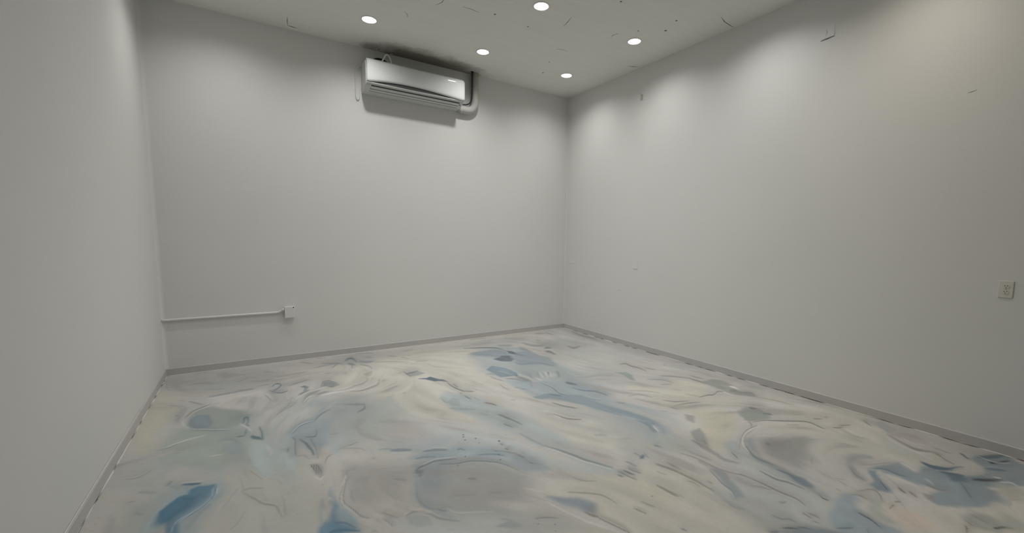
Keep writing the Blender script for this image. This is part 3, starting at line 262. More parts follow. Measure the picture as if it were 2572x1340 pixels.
(1,191,80,5,[-1590,-3778,-1607,-3782,-1628,-3839,-1645,-3843]),(1,192,80,4,[-1964,-3643,-1976,-3651,-1939,-3698,-1951,-3706]),(1,193,70,9,[-1589,-2610,-1612,-2633,-1560,-2651,-1583,-2673,-1552,-2721,-1576,-2741]),
(1,14,42,10,[-1581,-2883,-1607,-2904,-1575,-2932,-1600,-2954,-1539,-2949,-1562,-2973]),(0,194,66,50,[-1706,-3585,-1670,-3722,-1717,-3879,-1961,-3728]),(0,195,93,25,[-883,-3623,-672,-3656,-700,-3772,-892,-3780,-995,-3743]),
(1,196,85,13,[-681,-3599,-720,-3620,-652,-3650,-692,-3670]),(0,197,77,60,[-2530,-3711,-2459,-3856,-2330,-4000,-2390,-4111,-2530,-4114,-2601,-3930]),
(0,198,66,80,[-3069,-3775,-2952,-3917,-2915,-4075,-2883,-4162,-3298,-3900,-3183,-3788]),(1,199,85,8,[-2621,-3237,-2642,-3259,-2553,-3406,-2574,-3426,-2508,-3527,-2529,-3545,-2469,-3615,-2490,-3632,-2426,-3709,-2447,-3725]),
(1,11,38,6,[-2642,-3259,-2658,-3276,-2574,-3426,-2590,-3441,-2529,-3545,-2545,-3559,-2490,-3632,-2506,-3645,-2447,-3725,-2463,-3737]),(1,200,90,4,[-2433,-3767,-2441,-3771,-2424,-3838,-2431,-3842,-2409,-3901,-2417,-3905]),
(1,200,90,5,[-2395,-3773,-2409,-3782,-2387,-3815,-2401,-3824,-2374,-3851,-2388,-3860]),(1,200,90,4,[-2358,-3778,-2366,-3784,-2346,-3827,-2354,-3833,-2328,-3869,-2337,-3875]),
(1,200,90,4,[-2465,-3794,-2475,-3801,-2460,-3815,-2470,-3822,-2450,-3830,-2459,-3837]),(1,95,75,7,[-2306,-3699,-2326,-3714,-2293,-3739,-2313,-3752,-2286,-3790,-2306,-3802]),
(0,201,93,12,[-2181,-3707,-2143,-3697,-2146,-3722,-2185,-3743,-2202,-3733]),(1,202,70,4,[-2173,-3648,-2185,-3656,-2166,-3698,-2178,-3706]),(1,203,60,4,[-2110,-3683,-2126,-3688,-2143,-3756,-2158,-3761]),
(1,202,70,4,[-1973,-3647,-1986,-3656,-1950,-3694,-1962,-3702]),(1,204,65,4,[-2837,-3763,-2848,-3776,-2775,-3821,-2786,-3834,-2698,-3899,-2711,-3909,-2679,-4004,-2692,-4011]),
(0,205,93,30,[-2961,-3747,-2869,-3810,-2810,-3884,-2788,-3943,-2851,-3968,-2901,-3889,-2944,-3795]),(1,14,51,4,[-2726,-3661,-2737,-3671,-2691,-3729,-2702,-3739,-2626,-3769,-2636,-3780]),
(1,206,90,5,[-2875,-3959,-2889,-3969,-2860,-4002,-2874,-4013,-2838,-4028,-2851,-4040]),(1,207,95,4,[-2845,-4036,-2854,-4042,-2821,-4116,-2829,-4121,-2793,-4213,-2801,-4217]),
(1,11,28,4,[-2838,-4032,-2845,-4036,-2814,-4112,-2821,-4116,-2786,-4209,-2793,-4213]),(1,207,90,4,[-2633,-4085,-2639,-4088,-2623,-4117,-2629,-4120,-2613,-4154,-2619,-4158]),
(1,14,51,5,[-2547,-4054,-2563,-4062,-2538,-4100,-2554,-4108,-2523,-4136,-2538,-4145]),(1,208,75,7,[-2342,-3996,-2364,-4006,-2339,-4073,-2361,-4083,-2334,-4135,-2355,-4144]),
(1,11,18,5,[-2364,-4006,-2382,-4015,-2361,-4083,-2378,-4091,-2355,-4144,-2372,-4152]),(1,209,75,8,[-2156,-3820,-2180,-3835,-2126,-3896,-2150,-3910,-2112,-3958,-2135,-3971]),
(1,14,55,5,[-2084,-3854,-2100,-3862,-2080,-3927,-2096,-3934]),(1,14,46,4,[-2224,-3897,-2237,-3906,-2197,-3959,-2210,-3967]),
(1,11,50,4,[-2988,-3781,-3001,-3791,-2938,-3974,-2951,-3983,-2878,-4098,-2890,-4107,-2833,-4182,-2845,-4190]),(0,42,82,30,[-2884,-3231,-2791,-3354,-2767,-3481,-2778,-3568,-2838,-3519,-2970,-3437]),
(1,210,70,5,[-2855,-3251,-2868,-3265,-2831,-3318,-2845,-3332]),(1,79,60,4,[-2843,-3375,-2854,-3387,-2827,-3410,-2838,-3422]),(1,211,60,9,[-2670,-2973,-2695,-2998,-2645,-3116,-2669,-3139,-2623,-3243,-2647,-3264]),
(1,11,35,4,[-3028,-3617,-3035,-3626,-2954,-3688,-2961,-3697]),(1,212,70,4,[-3122,-3871,-3127,-3879,-3074,-3892,-3079,-3900,-3024,-3938,-3030,-3945]),
(0,48,85,4,[-3137,-3921,-3140,-3923,-3142,-3922,-3142,-3919,-3139,-3917,-3137,-3918]),(0,48,85,4,[-2387,-3596,-2391,-3599,-2394,-3597,-2392,-3593,-2387,-3590,-2385,-3592]),
(0,48,85,4,[-2465,-4057,-2469,-4059,-2471,-4058,-2469,-4054,-2466,-4053,-2463,-4054]),(0,48,85,4,[-3067,-3966,-3069,-3967,-3070,-3966,-3070,-3964,-3068,-3963,-3066,-3964]),
(0,48,85,4,[-3094,-4007,-3096,-4008,-3098,-4007,-3097,-4005,-3095,-4004,-3094,-4005]),(1,213,50,12,[-2201,-3283,-2229,-3314,-2126,-3337,-2155,-3368]),(1,214,40,10,[-2108,-3424,-2132,-3449,-1999,-3484,-2024,-3508]),
(0,215,82,60,[-2120,-4230,-2055,-4333,-1958,-4412,-1955,-4537,-1987,-4631,-1918,-4732,-1960,-4749,-2211,-4591,-2196,-4462,-2191,-4349]),(0,216,66,50,[-1813,-3540,-1703,-3697,-1743,-3917,-1863,-3989,-1933,-3812,-1971,-3711]),
(0,217,97,20,[-1925,-4041,-1872,-4074,-1864,-4144,-1945,-4256,-2018,-4356,-2063,-4324,-2022,-4264,-1989,-4189,-1951,-4101]),
(1,218,80,4,[-1928,-4055,-1943,-4059,-1956,-4123,-1970,-4126,-1994,-4200,-2007,-4203,-2015,-4273,-2027,-4275,-2058,-4321,-2068,-4321]),
(1,11,32,4,[-1943,-4059,-1954,-4062,-1970,-4126,-1981,-4129,-2007,-4203,-2018,-4206,-2027,-4275,-2038,-4277,-2068,-4321,-2077,-4321]),
(1,219,80,7,[-1899,-3819,-1922,-3832,-1869,-3950,-1891,-3961,-1870,-4064,-1891,-4074,-1837,-4150,-1858,-4160,-1789,-4222,-1810,-4232]),
(1,11,20,5,[-1881,-3809,-1899,-3819,-1850,-3941,-1869,-3950,-1852,-4056,-1870,-4064,-1820,-4141,-1837,-4150,-1771,-4214,-1789,-4222]),
(1,220,85,5,[-1805,-4182,-1825,-4190,-1791,-4274,-1810,-4281,-1786,-4365,-1805,-4372,-1782,-4452,-1800,-4458,-1776,-4509,-1794,-4514,-1800,-4575,-1817,-4579]),
(1,11,12,4,[-1825,-4190,-1840,-4196,-1810,-4281,-1826,-4286,-1805,-4372,-1820,-4376,-1800,-4458,-1815,-4462,-1794,-4514,-1809,-4517,-1817,-4579,-1831,-4581]),
(1,14,51,5,[-1869,-4293,-1887,-4302,-1834,-4335,-1852,-4343,-1805,-4383,-1823,-4391]),(1,14,51,7,[-1889,-3948,-1914,-3959,-1894,-4026,-1918,-4036]),
(1,221,70,6,[-1837,-3803,-1856,-3813,-1826,-3918,-1844,-3927,-1805,-3991,-1823,-4001]),(1,222,80,17,[-1658,-3738,-1713,-3764,-1670,-3843,-1723,-3866,-1681,-3942,-1733,-3962,-1705,-4025,-1755,-4047,-1664,-4097,-1713,-4121]),
(1,223,60,5,[-1666,-3739,-1684,-3747,-1687,-3838,-1705,-3845]),(1,11,18,4,[-1684,-3747,-1699,-3754,-1705,-3845,-1719,-3851]),
(1,224,85,7,[-2126,-3902,-2150,-3915,-2107,-4011,-2131,-4023,-2099,-4089,-2122,-4099,-2103,-4145,-2125,-4154,-2102,-4221,-2124,-4230]),
(1,11,17,5,[-2150,-3915,-2169,-3925,-2131,-4023,-2149,-4032,-2122,-4099,-2140,-4107,-2125,-4154,-2143,-4161,-2124,-4230,-2141,-4236]),(1,14,59,5,[-2079,-3869,-2095,-3877,-2078,-3965,-2094,-3972]),
(1,225,70,4,[-2154,-4065,-2169,-4074,-2136,-4099,-2151,-4106,-2140,-4150,-2155,-4156]),(1,226,70,4,[-2052,-4133,-2060,-4138,-2044,-4167,-2052,-4171]),(1,14,34,4,[-2335,-4078,-2348,-4085,-2316,-4170,-2329,-4177]),
(1,227,80,4,[-2141,-4309,-2151,-4312,-2156,-4373,-2166,-4377,-2125,-4414,-2135,-4418]),(1,228,80,4,[-2036,-4501,-2051,-4506,-2027,-4550,-2042,-4556,-1995,-4574,-2010,-4579,-1993,-4614,-2009,-4618]),
(1,229,95,4,[-2102,-4599,-2112,-4604,-2066,-4619,-2077,-4624,-2040,-4643,-2052,-4647]),(1,230,90,4,[-2029,-4632,-2038,-4636,-2002,-4653,-2011,-4656,-1994,-4677,-2004,-4680]),
(0,231,88,30,[-2112,-4616,-2006,-4676,-1924,-4734,-1882,-4799,-2195,-4601]),(1,111,80,4,[-2194,-4587,-2203,-4592,-2158,-4610,-2167,-4615]),(1,14,51,6,[-1883,-4473,-1905,-4481,-1876,-4489,-1897,-4499,-1852,-4497,-1870,-4508]),
(1,232,75,4,[-1882,-4594,-1893,-4597,-1894,-4646,-1905,-4648]),(1,232,75,4,[-1859,-4615,-1870,-4617,-1856,-4666,-1867,-4669]),(1,14,59,4,[-1916,-4655,-1928,-4659,-1902,-4684,-1914,-4687]),
(1,233,90,4,[-1625,-4563,-1638,-4565,-1647,-4593,-1660,-4595,-1639,-4620,-1653,-4624]),(1,234,80,4,[-2549,-4331,-2559,-4335,-2540,-4360,-2549,-4364]),
(0,235,97,100,[-1366,-3963,-1219,-3921,-1136,-3957,-1035,-4020,-831,-4145,-1123,-4302,-1348,-4379,-1488,-4303,-1528,-4174,-1507,-4077]),(0,236,88,30,[-1331,-3942,-1227,-3961,-1377,-4079,-1518,-4168,-1498,-4082,-1428,-4008]),
(0,237,55,60,[-1250,-4020,-1025,-4071,-1217,-4178,-1345,-4138]),
(1,238,75,21,[-1399,-3994,-1475,-4010,-1483,-4107,-1559,-4128,-1496,-4216,-1571,-4241,-1500,-4317,-1572,-4338,-1539,-4412,-1607,-4427,-1581,-4505,-1645,-4517,-1608,-4571,-1671,-4582]),
(1,239,80,7,[-1655,-4232,-1678,-4240,-1667,-4340,-1690,-4347,-1643,-4405,-1665,-4413,-1638,-4490,-1660,-4497]),(1,11,16,5,[-1636,-4226,-1655,-4232,-1649,-4334,-1667,-4340,-1625,-4399,-1643,-4405,-1620,-4485,-1638,-4490]),
(1,240,85,7,[-1546,-4287,-1573,-4296,-1537,-4359,-1563,-4366,-1576,-4433,-1601,-4437]),(1,241,75,8,[-1405,-4007,-1429,-4008,-1485,-4080,-1511,-4085,-1516,-4144,-1544,-4154,-1504,-4240,-1531,-4250]),
(0,242,77,30,[-1553,-4391,-1524,-4440,-1587,-4499,-1595,-4456]),(0,243,77,25,[-1498,-3895,-1398,-3950,-1533,-4048,-1574,-4022,-1562,-3951]),(1,244,80,4,[-1582,-3998,-1596,-4002,-1624,-4070,-1638,-4073]),
(1,11,40,4,[-1867,-4116,-1878,-4120,-1868,-4169,-1878,-4173,-1876,-4215,-1887,-4218]),(1,11,75,5,[-998,-3858,-1018,-3874,-1179,-3869,-1192,-3884,-1327,-3926,-1323,-3935,-1427,-3989,-1412,-3991,-1501,-4062,-1483,-4061]),
(1,245,80,4,[-1009,-3845,-1020,-3854,-1171,-3857,-1178,-3866,-1337,-3921,-1336,-3926,-1506,-4010,-1503,-4014]),(1,246,60,4,[-1062,-3872,-1071,-3880,-1236,-3898,-1240,-3905,-1374,-3965,-1372,-3970]),
(0,247,93,25,[-932,-3650,-774,-3583,-657,-3625,-680,-3732,-720,-3814,-863,-3803,-978,-3749]),(1,248,85,11,[-685,-3604,-720,-3621,-682,-3634,-717,-3652,-656,-3650,-689,-3669]),
(1,14,51,11,[-656,-3644,-690,-3662,-612,-3690,-647,-3707]),(1,249,85,9,[-715,-3746,-742,-3760,-684,-3772,-712,-3785,-677,-3801,-704,-3814]),(1,250,60,5,[-985,-3765,-1011,-3773,-1012,-3809,-1033,-3811,-1079,-3851,-1091,-3847]),
(1,251,85,8,[-958,-3790,-982,-3805,-841,-3826,-867,-3840,-726,-3904,-753,-3918,-657,-3955,-685,-3968,-570,-4025,-600,-4036,-586,-4112,-615,-4121,-599,-4161,-627,-4169]),
(1,11,17,7,[-982,-3805,-1000,-3817,-867,-3840,-887,-3852,-753,-3918,-775,-3929,-685,-3968,-707,-3978,-600,-4036,-623,-4045,-615,-4121,-637,-4128,-627,-4169,-649,-4176]),
(1,252,80,7,[-514,-4180,-539,-4189,-493,-4204,-517,-4213,-448,-4218,-471,-4228]),(1,187,70,7,[-433,-4195,-456,-4204,-337,-4235,-360,-4244]),(1,11,60,6,[-554,-4238,-576,-4244,-585,-4297,-607,-4302]),
(1,253,70,8,[-463,-4017,-490,-4028,-409,-4058,-436,-4069]),(1,253,60,8,[-356,-4052,-383,-4063,-321,-4075,-348,-4086]),(1,11,50,4,[-1205,-3949,-1218,-3957,-1122,-3990,-1136,-3997,-1103,-4022,-1116,-4029,-1011,-4026,-1023,-4035]),
(1,254,60,9,[-390,-3480,-418,-3495,-310,-3631,-339,-3644,-282,-3775,-310,-3786]),(1,246,80,11,[-427,-3279,-463,-3300,-365,-3352,-401,-3372,-302,-3413,-339,-3431,-372,-3471,-397,-3474]),
(1,255,85,5,[-148,-4263,-167,-4266,-179,-4296,-198,-4299,-211,-4335,-230,-4339]),(1,14,34,10,[-773,-3961,-805,-3977,-688,-4013,-721,-4029]),(1,256,50,11,[-1239,-4045,-1274,-4060,-1230,-4076,-1266,-4091]),
(1,14,34,16,[-465,-4207,-519,-4220,-537,-4339,-589,-4352,-501,-4416,-552,-4431]),(1,14,34,4,[-1182,-4328,-1194,-4324,-1282,-4377,-1293,-4372]),(0,257,93,20,[-137,-4324,-58,-4373,-151,-4471,-264,-4466,-217,-4412]),
(0,258,66,30,[-295,-4465,-128,-4595,-258,-4701,-310,-4603]),(1,259,85,16,[-289,-4473,-347,-4483,-357,-4568,-413,-4578,-401,-4661,-456,-4672,-356,-4746,-409,-4757]),
(1,11,34,13,[-347,-4483,-393,-4491,-413,-4578,-457,-4585,-456,-4672,-498,-4680,-409,-4757,-452,-4765]),(1,11,60,6,[-266,-4545,-289,-4549,-318,-4622,-341,-4626,-270,-4684,-292,-4689]),
(1,14,51,9,[-257,-4722,-288,-4726,-280,-4831,-309,-4835]),(1,260,80,7,[-358,-4754,-384,-4757,-444,-4846,-469,-4848,-472,-4894,-497,-4896]),(1,14,42,18,[-348,-4745,-410,-4756,-352,-4803,-414,-4812]),
(1,11,40,7,[-331,-4494,-358,-4499,-465,-4688,-489,-4691,-515,-4795,-538,-4798]),(0,261,66,30,[-378,-4441,-433,-4577,-507,-4745,-551,-4802,-624,-4729,-657,-4593]),
(1,262,85,23,[-790,-4537,-889,-4567,-845,-4485,-936,-4521,-970,-4468,-1009,-4507,-1132,-4520,-1076,-4530,-1213,-4582,-1140,-4580]),(1,263,80,21,[-1079,-4530,-1149,-4533,-1148,-4585,-1220,-4593,-1180,-4647,-1253,-4658]),
(1,193,85,4,[-1117,-4525,-1132,-4526,-1184,-4586,-1199,-4588,-1212,-4649,-1227,-4652]),
(0,264,97,25,[-1047,-4574,-937,-4609,-817,-4643,-755,-4682,-817,-4768,-699,-4777,-673,-4858,-622,-4964,-763,-4994,-932,-5058,-1055,-5040,-1163,-4972,-1079,-4925,-942,-4958,-956,-4861,-962,-4800,-953,-4708,-998,-4620]),
(0,265,97,20,[-1053,-4595,-1030,-4635,-1139,-4690,-1204,-4750,-1257,-4763,-1288,-4725,-1255,-4674,-1172,-4669]),(1,266,60,4,[-1225,-4755,-1239,-4755,-1119,-4686,-1134,-4685]),
(0,267,97,25,[-251,-4918,12,-5031,-59,-5136,-49,-5248,-357,-5248,-403,-5184,-556,-5123,-673,-5084,-685,-5151,-870,-5147,-1012,-5067,-768,-4979,-649,-4966,-505,-5028,-339,-4961]),
(1,13,60,5,[-1018,-4553,-1036,-4560,-907,-4599,-925,-4606,-793,-4645,-812,-4652]),(1,11,15,4,[-1004,-4548,-1018,-4553,-891,-4593,-907,-4599,-777,-4640,-793,-4645]),
(1,268,80,5,[-989,-4612,-1006,-4618,-940,-4659,-958,-4663,-947,-4730,-965,-4734,-925,-4768,-943,-4772]),(1,11,60,5,[-754,-4683,-772,-4685,-772,-4725,-789,-4728,-806,-4767,-823,-4768]),
(1,269,95,18,[-604,-4751,-668,-4761,-619,-4813,-681,-4824,-571,-4874,-630,-4887,-454,-4924,-513,-4938]),(1,270,95,14,[-661,-4861,-710,-4870,-637,-4911,-686,-4920,-595,-4960,-644,-4968]),
(0,271,93,20,[-701,-4903,-622,-4964,-697,-4972,-747,-4934]),(1,272,80,15,[-354,-5015,-403,-5023,-311,-5052,-361,-5059,-275,-5090,-325,-5097]),(1,273,95,12,[-607,-5002,-648,-5009,-542,-5052,-582,-5060,-452,-5100,-492,-5108]),
(1,11,80,6,[-470,-5067,-492,-5070,-452,-5099,-473,-5102]),(1,274,95,12,[-218,-5005,-258,-5011,-197,-5029,-238,-5034]),(1,275,90,10,[-185,-5029,-219,-5036,-131,-5049,-165,-5056,-72,-5069,-107,-5076]),
(1,276,90,21,[-165,-4936,-234,-4950,-95,-4980,-164,-4993,34,-5026,-36,-5040]),(1,277,90,10,[-216,-4862,-252,-4865,-237,-4887,-271,-4889,-283,-4921,-315,-4922]),
(1,11,40,7,[-165,-4933,-191,-4936,-193,-5015,-218,-5018,-120,-5081,-145,-5085]),(1,11,50,5,[-575,-4900,-591,-4904,-483,-4931,-500,-4935]),(1,11,45,7,[-522,-5095,-546,-5099,-466,-5136,-491,-5138,-493,-5177,-517,-5178]),
(1,278,80,6,[-732,-4972,-754,-4971,-814,-5011,-835,-5010,-906,-5054,-925,-5052]),(1,203,70,7,[-746,-4790,-770,-4795,-673,-4841,-697,-4847]),(1,11,30,9,[-858,-4830,-890,-4833,-907,-4893,-937,-4895]),
(1,279,70,6,[-946,-4860,-966,-4863,-954,-4927,-974,-4930,-926,-4947,-945,-4951]),(1,280,80,6,[-1126,-4780,-1149,-4782,-1151,-4809,-1173,-4811,-1165,-4831,-1187,-4834]),
(1,281,75,8,[-1123,-4835,-1151,-4837,-1142,-4860,-1169,-4862,-1162,-4882,-1189,-4883]),(1,282,70,5,[-1334,-4820,-1350,-4825,-1302,-4843,-1319,-4847]),
(1,283,85,4,[-1447,-4830,-1448,-4836,-1411,-4825,-1417,-4831,-1379,-4828,-1389,-4834]),(0,284,66,15,[-1097,-4898,-1085,-4926,-1139,-4928]),
(0,285,88,20,[-1532,-4641,-1384,-4670,-1303,-4708,-1341,-4755,-1398,-4785,-1456,-4760,-1458,-4697,-1482,-4662]),(1,286,75,4,[-1379,-4668,-1393,-4674,-1292,-4705,-1309,-4710,-1328,-4754,-1342,-4754,-1390,-4786,-1401,-4784]),
(1,287,75,4,[-1518,-4644,-1532,-4650,-1437,-4686,-1452,-4690,-1444,-4732,-1459,-4735]),(0,288,97,30,[-1542,-4644,-1482,-4692,-1591,-4741,-1635,-4821,-1633,-4881,-1652,-4945,-1851,-4819,-1877,-4751,-1803,-4688,-1682,-4673]),
(1,289,95,4,[-1623,-4764,-1634,-4765,-1631,-4793,-1641,-4794,-1639,-4823,-1649,-4824,-1673,-4871,-1682,-4871]),(1,290,80,4,[-1868,-4747,-1879,-4752,-1797,-4792,-1809,-4796]),
(1,291,70,4,[-1757,-4841,-1765,-4840,-1778,-4856,-1786,-4855]),(0,292,77,30,[-1445,-4735,-1431,-4764,-1532,-4814,-1564,-4882,-1604,-4857,-1551,-4784]),(0,293,93,25,[-1185,-5092,-1094,-5135,-1087,-5184,-1157,-5215,-1252,-5155]),
(0,294,97,8,[-1183,-5194,-1123,-5216,-1106,-5229,-1111,-5245,-1144,-5219]),(1,295,85,4,[-1276,-5103,-1289,-5102,-1307,-5118,-1318,-5115,-1349,-5128,-1357,-5125]),
(0,296,66,40,[-1412,-4844,-1384,-4935,-1450,-4996,-1539,-4949,-1522,-4892]),(1,297,70,4,[-1217,-5089,-1229,-5089,-1247,-5129,-1259,-5129]),(0,298,66,30,[-579,-5109,-519,-5180,-590,-5211,-719,-5192,-685,-5151]),
(0,299,77,30,[-981,-5189,-983,-5232,-1027,-5272,-1122,-5253,-1122,-5212]),(1,14,51,4,[-1127,-5091,-1143,-5092,-1151,-5163,-1167,-5164]),(1,14,42,6,[-1471,-4591,-1492,-4595,-1480,-4618,-1500,-4622]),
(1,14,42,4,[-1355,-4559,-1371,-4562,-1388,-4624,-1404,-4626]),(1,17,42,5,[-1346,-4540,-1363,-4546,-1307,-4582,-1323,-4588]),
]

# ------------------------------------------------------------------ helpers
def srgb(r, g, b):
    f = lambda v: v / 12.92 if v <= 0.04045 else ((v + 0.055) / 1.055) ** 2.4
    return (f(r / 255.0), f(g / 255.0), f(b / 255.0), 1.0)

def new_mat(name):
    m = bpy.data.materials.new(name)
    m.use_nodes = True
    nt = m.node_tree
    return m, nt, nt.nodes, nt.links, nt.nodes['Principled BSDF']

def mat(name, rgb, rough=0.6, spec=0.5, metal=0.0, var=0.04, scale=12.0, bump=0.0, bscale=200.0, coat=0.0):
    """principled material with a faint procedural mottling and optional fine relief"""
    m, nt, N, Lk, b = new_mat(name)
    b.inputs['Roughness'].default_value = rough
    b.inputs['Specular IOR Level'].default_value = spec
    b.inputs['Metallic'].default_value = metal
    b.inputs['Coat Weight'].default_value = coat
    tc = N.new('ShaderNodeTexCoord')
    nz = N.new('ShaderNodeTexNoise'); nz.inputs['Scale'].default_value = scale; nz.inputs['Detail'].default_value = 4
    Lk.new(tc.outputs['Object'], nz.inputs['Vector'])
    mx = N.new('ShaderNodeMix'); mx.data_type = 'RGBA'
    lo = tuple(c * (1 - var) for c in rgb[:3]) + (1,); hi = tuple(min(1, c * (1 + var)) for c in rgb[:3]) + (1,)
    mx.inputs[6].default_value = lo; mx.inputs[7].default_value = hi
    Lk.new(nz.outputs['Fac'], mx.inputs[0]); Lk.new(mx.outputs[2], b.inputs['Base Color'])
    if bump:
        n2 = N.new('ShaderNodeTexNoise'); n2.inputs['Scale'].default_value = bscale; n2.inputs['Detail'].default_value = 3
        Lk.new(tc.outputs['Object'], n2.inputs['Vector'])
        bp = N.new('ShaderNodeBump'); bp.inputs['Strength'].default_value = bump; bp.inputs['Distance'].default_value = 0.002
        Lk.new(n2.outputs['Fac'], bp.inputs['Height']); Lk.new(bp.outputs['Normal'], b.inputs['Normal'])
    return m

def link(name, me, material=None, parent=None):
    o = bpy.data.objects.new(name, me)
    col.objects.link(o)
    if material: me.materials.append(material)
    if parent: o.parent = parent
    return o

def obj(name, bm, material, parent=None, smooth=False):
    bmesh.ops.recalc_face_normals(bm, faces=bm.faces)
    me = bpy.data.meshes.new(name)
    bm.to_mesh(me); bm.free()
    if smooth:
        for p in me.polygons: p.use_smooth = True
    return link(name, me, material, parent)

def empty(name, loc):
    o = bpy.data.objects.new(name, None); col.objects.link(o); o.location = loc
    o.empty_display_size = 0.1
    return o

def tag(o, label, cat, group=None):
    o['label'] = label; o['category'] = cat
    if group: o['group'] = group
    return o

def structure(o):
    o['kind'] = 'structure'
    return o

def box(bm, x0, x1, y0, y1, z0, z1, bev=0.0, seg=2):
    vs = [bm.verts.new((x, y, z)) for x in (x0, x1) for y in (y0, y1) for z in (z0, z1)]
    fs = [(0,1,3,2), (4,6,7,5), (0,4,5,1), (2,3,7,6), (0,2,6,4), (1,5,7,3)]
    faces = [bm.faces.new([vs[i] for i in f]) for f in fs]
    if bev:
        es = list({e for f in faces for e in f.edges})
        bmesh.ops.bevel(bm, geom=es, offset=bev, segments=seg, affect='EDGES', profile=0.5)
    return bm

def boxm(*a, **k):
    return box(bmesh.new(), *a, **k)

def prism_x(bm, prof, x0, x1):
    """extrude a closed (y,z) profile along x"""
    a = [bm.verts.new((x0, y, z)) for y, z in prof]; b = [bm.verts.new((x1, y, z)) for y, z in prof]
    n = len(prof)
    for i in range(n): bm.faces.new((a[i], a[(i+1) % n], b[(i+1) % n], b[i]))
    bm.faces.new(a); bm.faces.new(b[::-1])
    return bm

def smooth_path(pts, n=8):
    P = [Vector(p) for p in pts]
    if len(P) < 3: return P
    out = []
    for i in range(len(P) - 1):
        p0 = P[max(i-1, 0)]; p1 = P[i]; p2 = P[i+1]; p3 = P[min(i+2, len(P)-1)]
        for k in range(n):
            t = k / n
            out.append(0.5 * ((2*p1) + (p2-p0)*t + (2*p0-5*p1+4*p2-p3)*t*t + (3*p1-p0-3*p2+p3)*t**3))
    out.append(P[-1])
    return out

def tube(bm, pts, r, seg=12, n=8, smooth=True):
    P = smooth_path(pts, n) if smooth else [Vector(p) for p in pts]
    up = Vector((0, 1, 0)); rings = []
    for i, p in enumerate(P):
        t = (P[min(i+1, len(P)-1)] - P[max(i-1, 0)]).normalized()
        a = t.cross(up)
        if a.length < 1e-3: a = t.cross(Vector((1, 0, 0)))
        a.normalize(); b = t.cross(a)
        rings.append([bm.verts.new(p + r*(math.cos(q)*a + math.sin(q)*b)) for q in [2*math.pi*k/seg for k in range(seg)]])
    for A, B in zip(rings, rings[1:]):
        for k in range(seg): bm.faces.new((A[k], A[(k+1) % seg], B[(k+1) % seg], B[k]))
    bm.faces.new(rings[0]); bm.faces.new(rings[-1][::-1])
    return bm

def lathe(bm, prof, seg=40, centre=(0, 0), close=False):
    """revolve an (r,z) profile about a vertical axis"""
    rings = []
    for r, z in prof:
        if r < 1e-6: rings.append([bm.verts.new((centre[0], centre[1], z))])
        else: rings.append([bm.verts.new((centre[0] + r*math.cos(2*math.pi*k/seg), centre[1] + r*math.sin(2*math.pi*k/seg), z)) for k in range(seg)])
    pairs = list(zip(rings, rings[1:]))
    if close: pairs.append((rings[-1], rings[0]))
    for A, B in pairs:
        for k in range(seg):
            f = [A[k % len(A)], A[(k+1) % len(A)], B[(k+1) % len(B)], B[k % len(B)]]
            f = list(dict.fromkeys(f))
            if len(f) > 2: bm.faces.new(f)
    return bm

def ribbon(bm, pts, w, axis, lift):
    """thin tapered raised sliver along a polyline lying on a plane; axis = plane normal (towards the room)"""
    P = [Vector(p) for p in pts]; nrm = Vector(axis)
    L, R, T = [], [], []
    for i, p in enumerate(P):
        t = (P[min(i+1, len(P)-1)] - P[max(i-1, 0)]).normalized()
        s = t.cross(nrm).normalized()
        ww = w * (0.35 if i in (0, len(P)-1) else 1.0) / 2
        L.append(bm.verts.new(p - s*ww)); R.append(bm.verts.new(p + s*ww)); T.append(bm.verts.new(p + nrm*lift))
    for i in range(len(P) - 1):
        bm.faces.new((L[i], L[i+1], T[i+1], T[i])); bm.faces.new((T[i], T[i+1], R[i+1], R[i])); bm.faces.new((L[i], R[i], R[i+1], L[i+1]))
    bm.faces.new((L[0], T[0], R[0])); bm.faces.new((L[-1], R[-1], T[-1]))
    return bm

# ------------------------------------------------------------------ materials of the setting
def wall_material():
    m, nt, N, Lk, b = new_mat('wall_paint')
    b.inputs['Roughness'].default_value = 0.55
    b.inputs['Specular IOR Level'].default_value = 0.3
    g = N.new('ShaderNodeNewGeometry')
    n1 = N.new('ShaderNodeTexNoise'); n1.inputs['Scale'].default_value = 0.9; n1.inputs['Detail'].default_value = 1
    Lk.new(g.outputs['Position'], n1.inputs['Vector'])
    mx = N.new('ShaderNodeMix'); mx.data_type = 'RGBA'
    mx.inputs[6].default_value = WALL_A; mx.inputs[7].default_value = WALL_B
    Lk.new(n1.outputs['Fac'], mx.inputs[0]); Lk.new(mx.outputs[2], b.inputs['Base Color'])
    n2 = N.new('ShaderNodeTexNoise'); n2.inputs['Scale'].default_value = 260; n2.inputs['Detail'].default_value = 0
    Lk.new(g.outputs['Position'], n2.inputs['Vector'])
    b1 = N.new('ShaderNodeBump'); b1.inputs['Strength'].default_value = 0.10; b1.inputs['Distance'].default_value = 0.002
    Lk.new(n2.outputs['Fac'], b1.inputs['Height'])
    Lk.new(b1.outputs['Normal'], b.inputs['Normal'])
    return m

